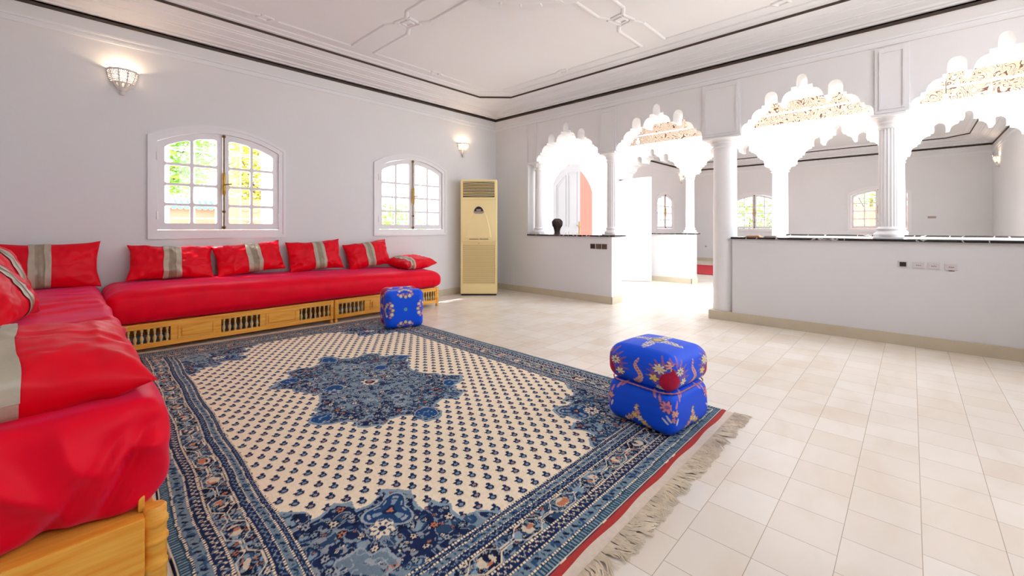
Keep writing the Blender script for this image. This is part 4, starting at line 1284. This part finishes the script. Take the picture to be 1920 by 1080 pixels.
p2 = pouf(.396, .402, 1, False); p2.location = (-2.935, -4.255, .0125); p2.rotation_euler = (0, 0, math.radians(-6))
tag(p2, 'upright blue brocade pouf with crimson flower on the rug corner', 'pouf')
p1 = pouf(.385, .385, 1, True)
tag(p1, 'blue floral pouf tipped on its side at the far corner of the rug', 'pouf')
# tipped over: local -z (underside) faces the camera
mtx = Matrix.Rotation(math.radians(-19), 4, 'Z') @ Matrix.Rotation(math.radians(-90), 4, 'X')
p1.matrix_world = Matrix.Translation((-2.752, -1.478, .0135 + .196)) @ mtx

# ================================================================== AIR CONDITIONER
def aircon():
    root = empty('air_conditioner', (-.662, -.305, 0), math.radians(-46.5)); tag(root, 'tall cream floor-standing air conditioner in the room corner', 'air conditioner')
    W, D, H = .565, .20, 1.80; yf = -D / 2 - .02; yb = D / 2 - .02
    bm = bmesh.new()
    box(bm, -W / 2, W / 2, yf, yb, .025, H, bev=.012)
    body = obj('cabinet', bm, M['cream_plastic'], root, sm=True)
    bm = bmesh.new(); box(bm, -W / 2 + .01, W / 2 - .01, yf + .01, yb - .01, 0, .03, bev=.003); obj('plinth', bm, M['black'], root)
    # upper panel shells
    bm = bmesh.new(); box(bm, -W / 2 + .004, W / 2 - .004, yf - .008, yf + .01, 1.485, H - .006, bev=.005)
    obj('outlet_surround', bm, M['cream_plastic'], root, sm=True)
    bm = bmesh.new(); box(bm, -.245, .245, yf - .010, yf - .006, 1.525, 1.762); g = obj('air_outlet', bm, M['black'], root)
    for k in range(9):
        z = 1.545 + k * .0245
        bm = bmesh.new(); n = 12
        for i in range(n):
            a0 = -.243 + .486 * i / n; a1 = -.243 + .486 * (i + 1) / n
            d0 = -.006 * math.cos(a0 / .243 * math.pi / 2); d1 = -.006 * math.cos(a1 / .243 * math.pi / 2)
            box(bm, a0, a1, yf - .024, yf - .009, z + d0, z + .010 + d0)
        obj('louvre', bm, M['cream_plastic'], g)
    bm = bmesh.new(); box(bm, -W / 2 + .006, W / 2 - .006, yf - .006, yf + .01, .835, 1.478, bev=.005)
    obj('middle_panel', bm, M['cream_plastic'], root, sm=True)
    # raised bell shape on the middle panel
    bm = bmesh.new()
    pts = []
    for i in range(21):
        t = i / 20; x = -.20 + .40 * t; pts.append((x, .90 + .48 * (1 - abs(2 * t - 1) ** 2.6)))
    pts = [(-.20, .90)] + pts[1:-1] + [(.20, .90)]
    mid = [(p[0] * .92, .90 + (p[1] - .90) * .96) for p in pts]
    f = lambda a, b, t: (a, t, b)
    A = [bm.verts.new(f(p[0], p[1], yf - .005)) for p in pts]; B = [bm.verts.new(f(p[0], p[1], yf - .014)) for p in mid]
    for i in range(len(A) - 1): bm.faces.new((A[i], A[i + 1], B[i + 1], B[i]))
    bm.faces.new(B); obj('raised_panel', bm, M['cream_plastic'], root)
    bm = bmesh.new()
    tube(bm, [(-.19 + .38 * i / 20, yf - .008, .905 + .022 * math.exp(-((i - 10) / 3.2) ** 2)) for i in range(21)], .0028, 6)
    obj('trim_line', bm, M['cream_dark'], root, sm=True)
    # display
    d = [(.068 * math.cos(t), 1.305 + .075 * math.sin(t)) for t in [math.pi * i / 16 for i in range(17)]]
    bm = bmesh.new(); prism(bm, [(a * 1.22, 1.30 + (b - 1.305) * 1.05 - .012) for a, b in d] + [(-.055, 1.268), (.055, 1.268)], f, yf - .016, yf - .010)
    dd = obj('display_bezel', bm, M['greybook'], root)
    bm = bmesh.new(); prism(bm, d, f, yf - .021, yf - .015); d2 = obj('display', bm, M['black'], dd)
    bm = bmesh.new(); box(bm, -.035, .035, yf - .023, yf - .020, 1.312, 1.338); obj('screen', bm, M['greybook'], dd)
    # small lettering strip (illegible in the photograph)
    bm = bmesh.new(); x = -.145
    rr = random.Random(9)
    while x < .145:
        w_ = rr.uniform(.006, .011)
        if not (-.004 < x < .012): box(bm, x, x + w_, yf - .009, yf - .006, .868, .881)
        x += w_ + .004
    obj('lettering', bm, M['brown_sw'], root)
    # lower intake
    bm = bmesh.new(); box(bm, -.248, .248, yf - .003, yf + .01, .185, .825); g = obj('intake_back', bm, M['cream_dark'], root)
    for k in range(34):
        z = .190 + k * .0187
        bm = bmesh.new(); box(bm, -.246, .246, yf - .012, yf - .002, z, z + (.0095 if k < 32 else .014)); obj('intake_slat', bm, M['cream_plastic'], g)
    bm = bmesh.new(); box(bm, -W / 2 + .004, -.248, yf - .010, yf, .04, .83, bev=.003); box(bm, .248, W / 2 - .004, yf - .010, yf, .04, .83, bev=.003); box(bm, -.25, .25, yf - .010, yf, .04, .185, bev=.003)
    obj('intake_surround', bm, M['cream_plastic'], root)
    bm = bmesh.new(); lathe(bm, [(.006, 0), (.006, .004)], 10); o = obj('keyhole', bm, M['black'], root); o.location = (0, yf - .010, .81); o.rotation_euler = (math.pi / 2, 0, 0)
aircon()

# ================================================================== WALL LIGHTS
def sconce(loc, rz, label, power=1.6):
    """half-bowl of pierced metal; local wall plane y=0, bowl towards -y; origin at top rim centre"""
    root = empty('wall_light', loc, rz); tag(root, label, 'wall light', 'pierced half-bowl wall lights')
    R = .108; Hh = .195
    fac = 5
    def rad(t): return R * (math.cos(t * math.pi / 2) ** .75) * (1 - .06 * t) + .012 * t     # t 0 top .. 1 bottom
    def pos(u, t):
        a = math.pi + u * math.pi
        seg = u * fac; fl = math.floor(min(seg, fac - 1e-6)); fr = seg - fl
        c = math.cos(math.pi / fac / 2) / math.cos((fr - .5) * math.pi / fac)
        r = rad(t) * c
        return (r * math.cos(a), min(-.002, r * math.sin(a) * .95), -Hh * t)
    nu, nt = 100, 56
    bm = bmesh.new(); g = {}
    for i in range(nu + 1):
        for j in range(nt + 1): g[i, j] = bm.verts.new(pos(i / nu, j / nt * .93))
    for i in range(nu):
        for j in range(nt):
            u = (i + .5) / nu; t = (j + .5) / nt
            fr = (u * fac) % 1
            hole = False
            if .06 < t < .60 and .10 < fr < .90:
                # small flower-shaped piercings on a staggered lattice
                lx = ((fr - .1) / .8 * 4); ly = t * 13
                ox = .5 if int(ly) % 2 else 0
                dx = (lx + ox) % 1 - .5; dy = ly % 1 - .5
                hole = dx * dx + dy * dy < .10
                hole = hole and not (abs(dx) < .06 and int(ly) % 3 == 0)
            if .66 < t < .84 and abs(fr - .5) < .10 + .10 * math.sin((t - .66) / .18 * math.pi): hole = (i + j) % 3 == 0
            if not hole: bm.faces.new((g[i, j], g[i + 1, j], g[i + 1, j + 1], g[i, j + 1]))
    o = obj('shade', bm, M['lampmetal'], root, sm=True)
    md = o.modifiers.new('thick', 'SOLIDIFY'); md.thickness = .0025
    bm = bmesh.new(); n = 30
    tube(bm, [(Vector(pos(i / n, 0)) + Vector((0, 0, 0))) for i in range(n + 1)], .004, 6)
    for i in (1, 2, 3, 4):
        p = Vector(pos(i / fac, 0)); tube(bm, [p, p + Vector((0, 0, .018)), p + Vector((.005, 0, .024)), p + Vector((.009, 0, .018))], .0028, 6)
    for i in range(0, fac + 1):
        tube(bm, [Vector(pos(min(max(i / fac, .002), .998), t * .93)) for t in [k / 12 for k in range(13)]], .003, 5)
    obj('rim', bm, M['lampmetal'], root, sm=True)
    bm = bmesh.new(); lathe(bm, [(.006, -.225), (.018, -.222), (.024, -.21), (.020, -.198), (.012, -.192), (.020, -.182), (.028, -.172), (.030, -.165)], 18, 0, -.022)
    obj('finial', bm, M['lampmetal'], root, sm=True)
    bm = bmesh.new(); box(bm, -.085, .085, -.004, 0, -.15, -.005); obj('backplate', bm, M['lampmetal'], root)
    bm = bmesh.new(); lathe(bm, [(.001, -.095), (.012, -.09), (.016, -.075), (.017, -.06), (.012, -.045), (.001, -.035)], 14, 0, -.05)
    obj('bulb', bm, M['bulb'], root, sm=True)
    ld = bpy.data.lights.new('bulb_glow', 'POINT'); ld.energy = power; ld.color = (1, .74, .48); ld.shadow_soft_size = .018
    lo = bpy.data.objects.new('bulb_glow', ld); lo.location = (0, -.052, -.028); link(lo, root)
    return root
sconce((-4.800, 0, 2.487), 0, 'lit pierced white wall light above the large window, upper left')
sconce((-.748, 0, 2.405), 0, 'lit pierced white wall light above the cream air conditioner')
sconce((8.15, 0, 2.66), 0, 'small lit wall light in the far room beside the slim inner column')
sconce((7.85, -6.57, 2.50), math.pi, 'small lit wall light on the far room end wall at the right edge')

# pendant bulbs in the corridor
for (x, y, zt, z, lab) in ((1.585, -5.55, 3.3, 2.47, 'bare pendant bulb hanging in the rightmost arch in front of the painted frieze'), (1.585, -1.86, 3.3, 2.52, 'bare pendant bulb hanging in the second arch from the left')):
    root = empty('pendant_bulb', (x, y, z)); tag(root, lab, 'pendant light')
    bm = bmesh.new(); tube(bm, [(0, 0, .05), (0, 0, 3.50 - z)], .0035, 6); obj('flex', bm, M['black'], root)
    bm = bmesh.new(); lathe(bm, [(.014, .03), (.016, .035), (.016, .07), (.006, .075)], 12); obj('lamp_holder', bm, M['white'], root, sm=True)
    bm = bmesh.new(); lathe(bm, [(.001, -.035), (.02, -.028), (.03, -.005), (.026, .015), (.014, .032)], 16); obj('bulb', bm, M['bulb'], root, sm=True)

# ================================================================== SMALL THINGS
def plate(name, y, z, m, m2, label, cat, holes, wd=.066, ht=.062, group=None):
    root = empty(name, (0, y, z)); tag(root, label, cat, group)
    bm = bmesh.new(); box(bm, -.009, 0, -wd / 2, wd / 2, -ht / 2, ht / 2, bev=.003); obj('face_plate', bm, m, root)
    bm = bmesh.new(); box(bm, -.013, -.008, -wd / 2 + .010, wd / 2 - .010, -ht / 2 + .010, ht / 2 - .010, bev=.002); ins = obj('insert', bm, m2, root)
    if holes:
        bm = bmesh.new()
        for k in (-1, 0, 1): box(bm, -.0145, -.0125, k * .011 - .003, k * .011 + .003, -.003, .003)
        obj('pin_holes', bm, M['black'], ins)
    return root
for i, (y, lab) in enumerate(((-1.972, 'brown socket plate under the short counter, leftmost of three'), (-2.066, 'brown switch plate under the short counter, middle of three'), (-2.160, 'brown switch plate under the short counter, rightmost of three'))):
    plate('light_switch' if i else 'wall_socket', y, .788, M['brown_sw'], M['brown_sw'] if i else M['black'], lab, 'switch' if i else 'socket', False, .080, .072, 'brown plates under the short counter')
plate('wall_socket', -5.214, .724, M['sock'], M['black'], 'black and brown socket at the left of the row under the long counter', 'socket', False, .064, .060)
for y, z, lab in ((-5.314, .720, 'white socket next to the black one under the long counter'), (-5.410, .718, 'white socket in the middle of the three under the long counter'), (-5.515, .716, 'white socket at the right end of the row, with chipped plaster below')):
    plate('wall_socket', y, z, M['sock'], M['sock'], lab, 'socket', True, .074, .056, 'white sockets under the long counter')
bm = bmesh.new(); box(bm, -.002, .001, -5.535, -5.50, .682, .687); struct(obj('wall_chip', bm, M['black']))
r = plate('wall_socket', 0, .48, M['sock'], M['greybook'], 'small far room socket between the inner counter and the big pillar', 'socket', False); r.location = (8.9, -.50, .46)
r = plate('wall_socket', 0, .48, M['sock'], M['greybook'], 'white socket on the far wall right of the far arched window', 'socket', False, .16, .07); r.location = (8.9, -5.62, 1.30)

# openwork vase
root = empty('vase', (.135, -1.235, .947)); tag(root, 'dark openwork metal vase on the short black counter', 'vase')
vp = [(.046, 0), (.048, .008), (.040, .02), (.040, .05), (.048, .085), (.066, .125), (.080, .160), (.084, .185), (.076, .212), (.055, .232), (.040, .240)]
def vr(z):
    for (r0, z0), (r1, z1) in zip(vp, vp[1:]):
        if z0 <= z <= z1: return r0 + (r1 - r0) * (z - z0) / (z1 - z0)
    return .04
bm = bmesh.new()
for k in range(14):
    for d in (1, -1):
        pts = []
        for q in range(22):
            z = .24 * q / 21; a = 2 * math.pi * k / 14 + d * z * 7; pts.append((vr(z) * math.cos(a), vr(z) * math.sin(a), z))
        tube(bm, pts, .0036, 5)
obj('lattice', bm, M['vase'], root, sm=True)
bm = bmesh.new(); lathe(bm, [(r_ * .93, z) for r_, z in vp], 28); obj('liner', bm, M['vase'], root, sm=True)
bm = bmesh.new(); lathe(bm, [(.05, 0), (.05, .01), (.044, .012)], 28); lathe(bm, [(.042, .236), (.046, .243), (.040, .248), (.034, .24)], 28); obj('rim', bm, M['vase'], root, sm=True)
for s in (-1, 1):
    bm = bmesh.new(); tube(bm, [(0, s * (.045 + .055 * math.sin(t)), .235 - .13 * (1 - math.cos(t)) / 2) for t in [math.pi * i / 10 for i in range(11)]], .005, 6); obj('handle', bm, M['vase'], root, sm=True)

# two flat objects on the long counter near the big pillar (far side)
for (y, L, m, nm, lab) in ((-3.985, .15, 'tan', 'wooden_tray', 'flat tan tray lying on the long counter beside the big pillar'), (-4.155, .13, 'greybook', 'folded_cloth', 'grey-brown folded flat piece next to the tan tray on the long counter')):
    bm = bmesh.new()
    prism(bm, [(-L / 2, 0), (L / 2, 0), (L / 2 - .02, .015), (-L / 2 + .015, .017)], lambda a, b, t: (t, a, b), -.05, .05)
    o = obj(nm, bm, M[m]); o.location = (.12, y, .947); tag(o, lab, 'tray' if m == 'tan' else 'cloth')

# red rug in the far room
root = empty('rug', (5.95, -1.8, 0)); tag(root, 'plain red rug on the far room floor beyond the inner counter', 'rug')
bm = bmesh.new(); box(bm, -1.22, 1.22, -1.15, 1.0, 0.0, .01); obj('pile', bm, M['redrug'], root)
bm = bmesh.new()
for k in range(2): box(bm, -1.255 if k == 0 else 1.22, -1.22 if k == 0 else 1.255, -1.15, 1.0, 0, .008)
obj('border', bm, M['darkfringe'], root)

# ================================================================== OUTSIDE
def leafy(name, loc, R, nleaf, m, label, seed, squash=1.0, trunk=1.2):
    rr = random.Random(seed); root = empty(name, loc); tag(root, label, 'tree', 'garden trees outside the windows')
    bm = bmesh.new()
    for i in range(nleaf):
        th = rr.random() * 2 * math.pi; ph = math.acos(rr.uniform(-1, 1)); q = R * (.55 + .5 * rr.random())
        c = Vector((q * math.sin(ph) * math.cos(th), q * math.sin(ph) * math.sin(th), trunk + R * .8 + q * math.cos(ph) * squash))
        s = rr.uniform(.04, .09); e = Matrix.Rotation(rr.random() * 6, 3, 'Z') @ Matrix.Rotation(rr.random() * 3, 3, 'X')
        vs = [bm.verts.new(c + e @ Vector(p)) for p in ((-s, 0, 0), (0, -s * .45, s * .1), (s, 0, 0), (0, s * .45, s * .1))]
        bm.faces.new(vs)
    obj('foliage', bm, m, root)
    bm = bmesh.new(); tube(bm, [(0, 0, -.1), (.04, .02, trunk * .5), (0, .05, trunk + .3 * R), (.1, 0, trunk + R)], [.09, .07, .05, .02], 8); obj('trunk', bm, M['bark'], root, sm=True)
    for k in range(5):
        a = k * 1.3; bm = bmesh.new(); tube(bm, [(0, .03, trunk + .1 * k), (.4 * R * math.cos(a), .4 * R * math.sin(a), trunk + .5 * R), (.8 * R * math.cos(a), .8 * R * math.sin(a), trunk + R)], [.04, .025, .01], 6); obj('branch', bm, M['bark'], root, sm=True)
    return root
leafy('tree', (-1.85, 6.2, 0), .95, 3600, M['leaf2'], 'yellow-green tree seen through the right half of the large window', 1, trunk=1.6)
leafy('tree', (-3.6, 7.7, 0), 1.1, 4200, M['leaf'], 'green tree seen through the upper left panes of the large window', 2, trunk=1.9)
leafy('tree', (.2, 3.6, 0), .8, 1600, M['leaf'], 'pale green shrub seen through the lower panes of the window by the air conditioner', 3, trunk=.2)
leafy('tree', (11.9, -1.0, 0), 1.0, 1600, M['leaf'], 'green tree outside the small far window', 4, trunk=.4)
leafy('tree', (13.4, -4.3, 0), .9, 1200, M['leaf'], 'dark green tree top outside the far arched window on the right', 5, trunk=1.3)
bm = bmesh.new(); box(bm, -5.0, -2.6, 5.2, 5.45, -.12, 1.45)
o = tag(obj('garden_wall', bm, M['coral2']), 'coral garden wall seen through the lower panes of the large window', 'wall')
bm = bmesh.new()
for k in range(24): tube(bm, [(-5.0 + k * .1, 5.1, 1.45), (-5.0 + k * .1, 5.5, 1.6)], .045, 8)
tag(obj('wall_coping', bm, M['teal']), 'teal tile coping along the top of the coral garden wall', 'roof tiles')
bm = bmesh.new(); box(bm, -4.40, -4.19, 2.0, 2.4, -.12, 3.2)
tag(obj('garden_pillar', bm, M['outwhite']), 'white outdoor pillar at the left side of the large window', 'pillar')
bm = bmesh.new(); box(bm, -2.98, -2.55, 1.9, 2.3, -.12, 3.2)
tag(obj('garden_pillar', bm, M['outwhite']), 'white outdoor pillar at the right side of the large window', 'pillar')
rr = random.Random(4); 
bm = bmesh.new(); box(bm, -3.35, -2.0, 3.3, 3.6, -.12, 1.55)
for i in range(40):
    x = rr.uniform(-3.3, -2.1); z = rr.uniform(.1, 1.45); s = rr.uniform(.05, .10)
    b2 = bmesh.new(); bmesh.ops.create_icosphere(b2, subdivisions=2, radius=s, matrix=Matrix.Translation((x, 3.3, z)) @ Matrix.Diagonal((1.2, .5, .8, 1))); merge(bm, b2)
tag(obj('stone_wall', bm, M['coral2']), 'coral rubble stone wall seen through the right sash of the large window', 'wall')
bm = bmesh.new(); box(bm, 2.905, 3.165, .0, 3.5, -.12, 3.2)
tag(obj('porch_wall', bm, M['coral']), 'coral porch wall seen through the half-open arched door', 'wall')
bm = bmesh.new(); box(bm, 2.895, 2.905, -.47, 3.5, -.05, 3.2)
struct(obj('wall_porch', bm, M['coral']))
bm = bmesh.new(); box(bm, 11.8, 12.0, -6.8, -3.4, -.12, 1.7)
tag(obj('garden_wall', bm, M['coral2']), 'pale coral wall outside the far arched window on the right', 'wall')
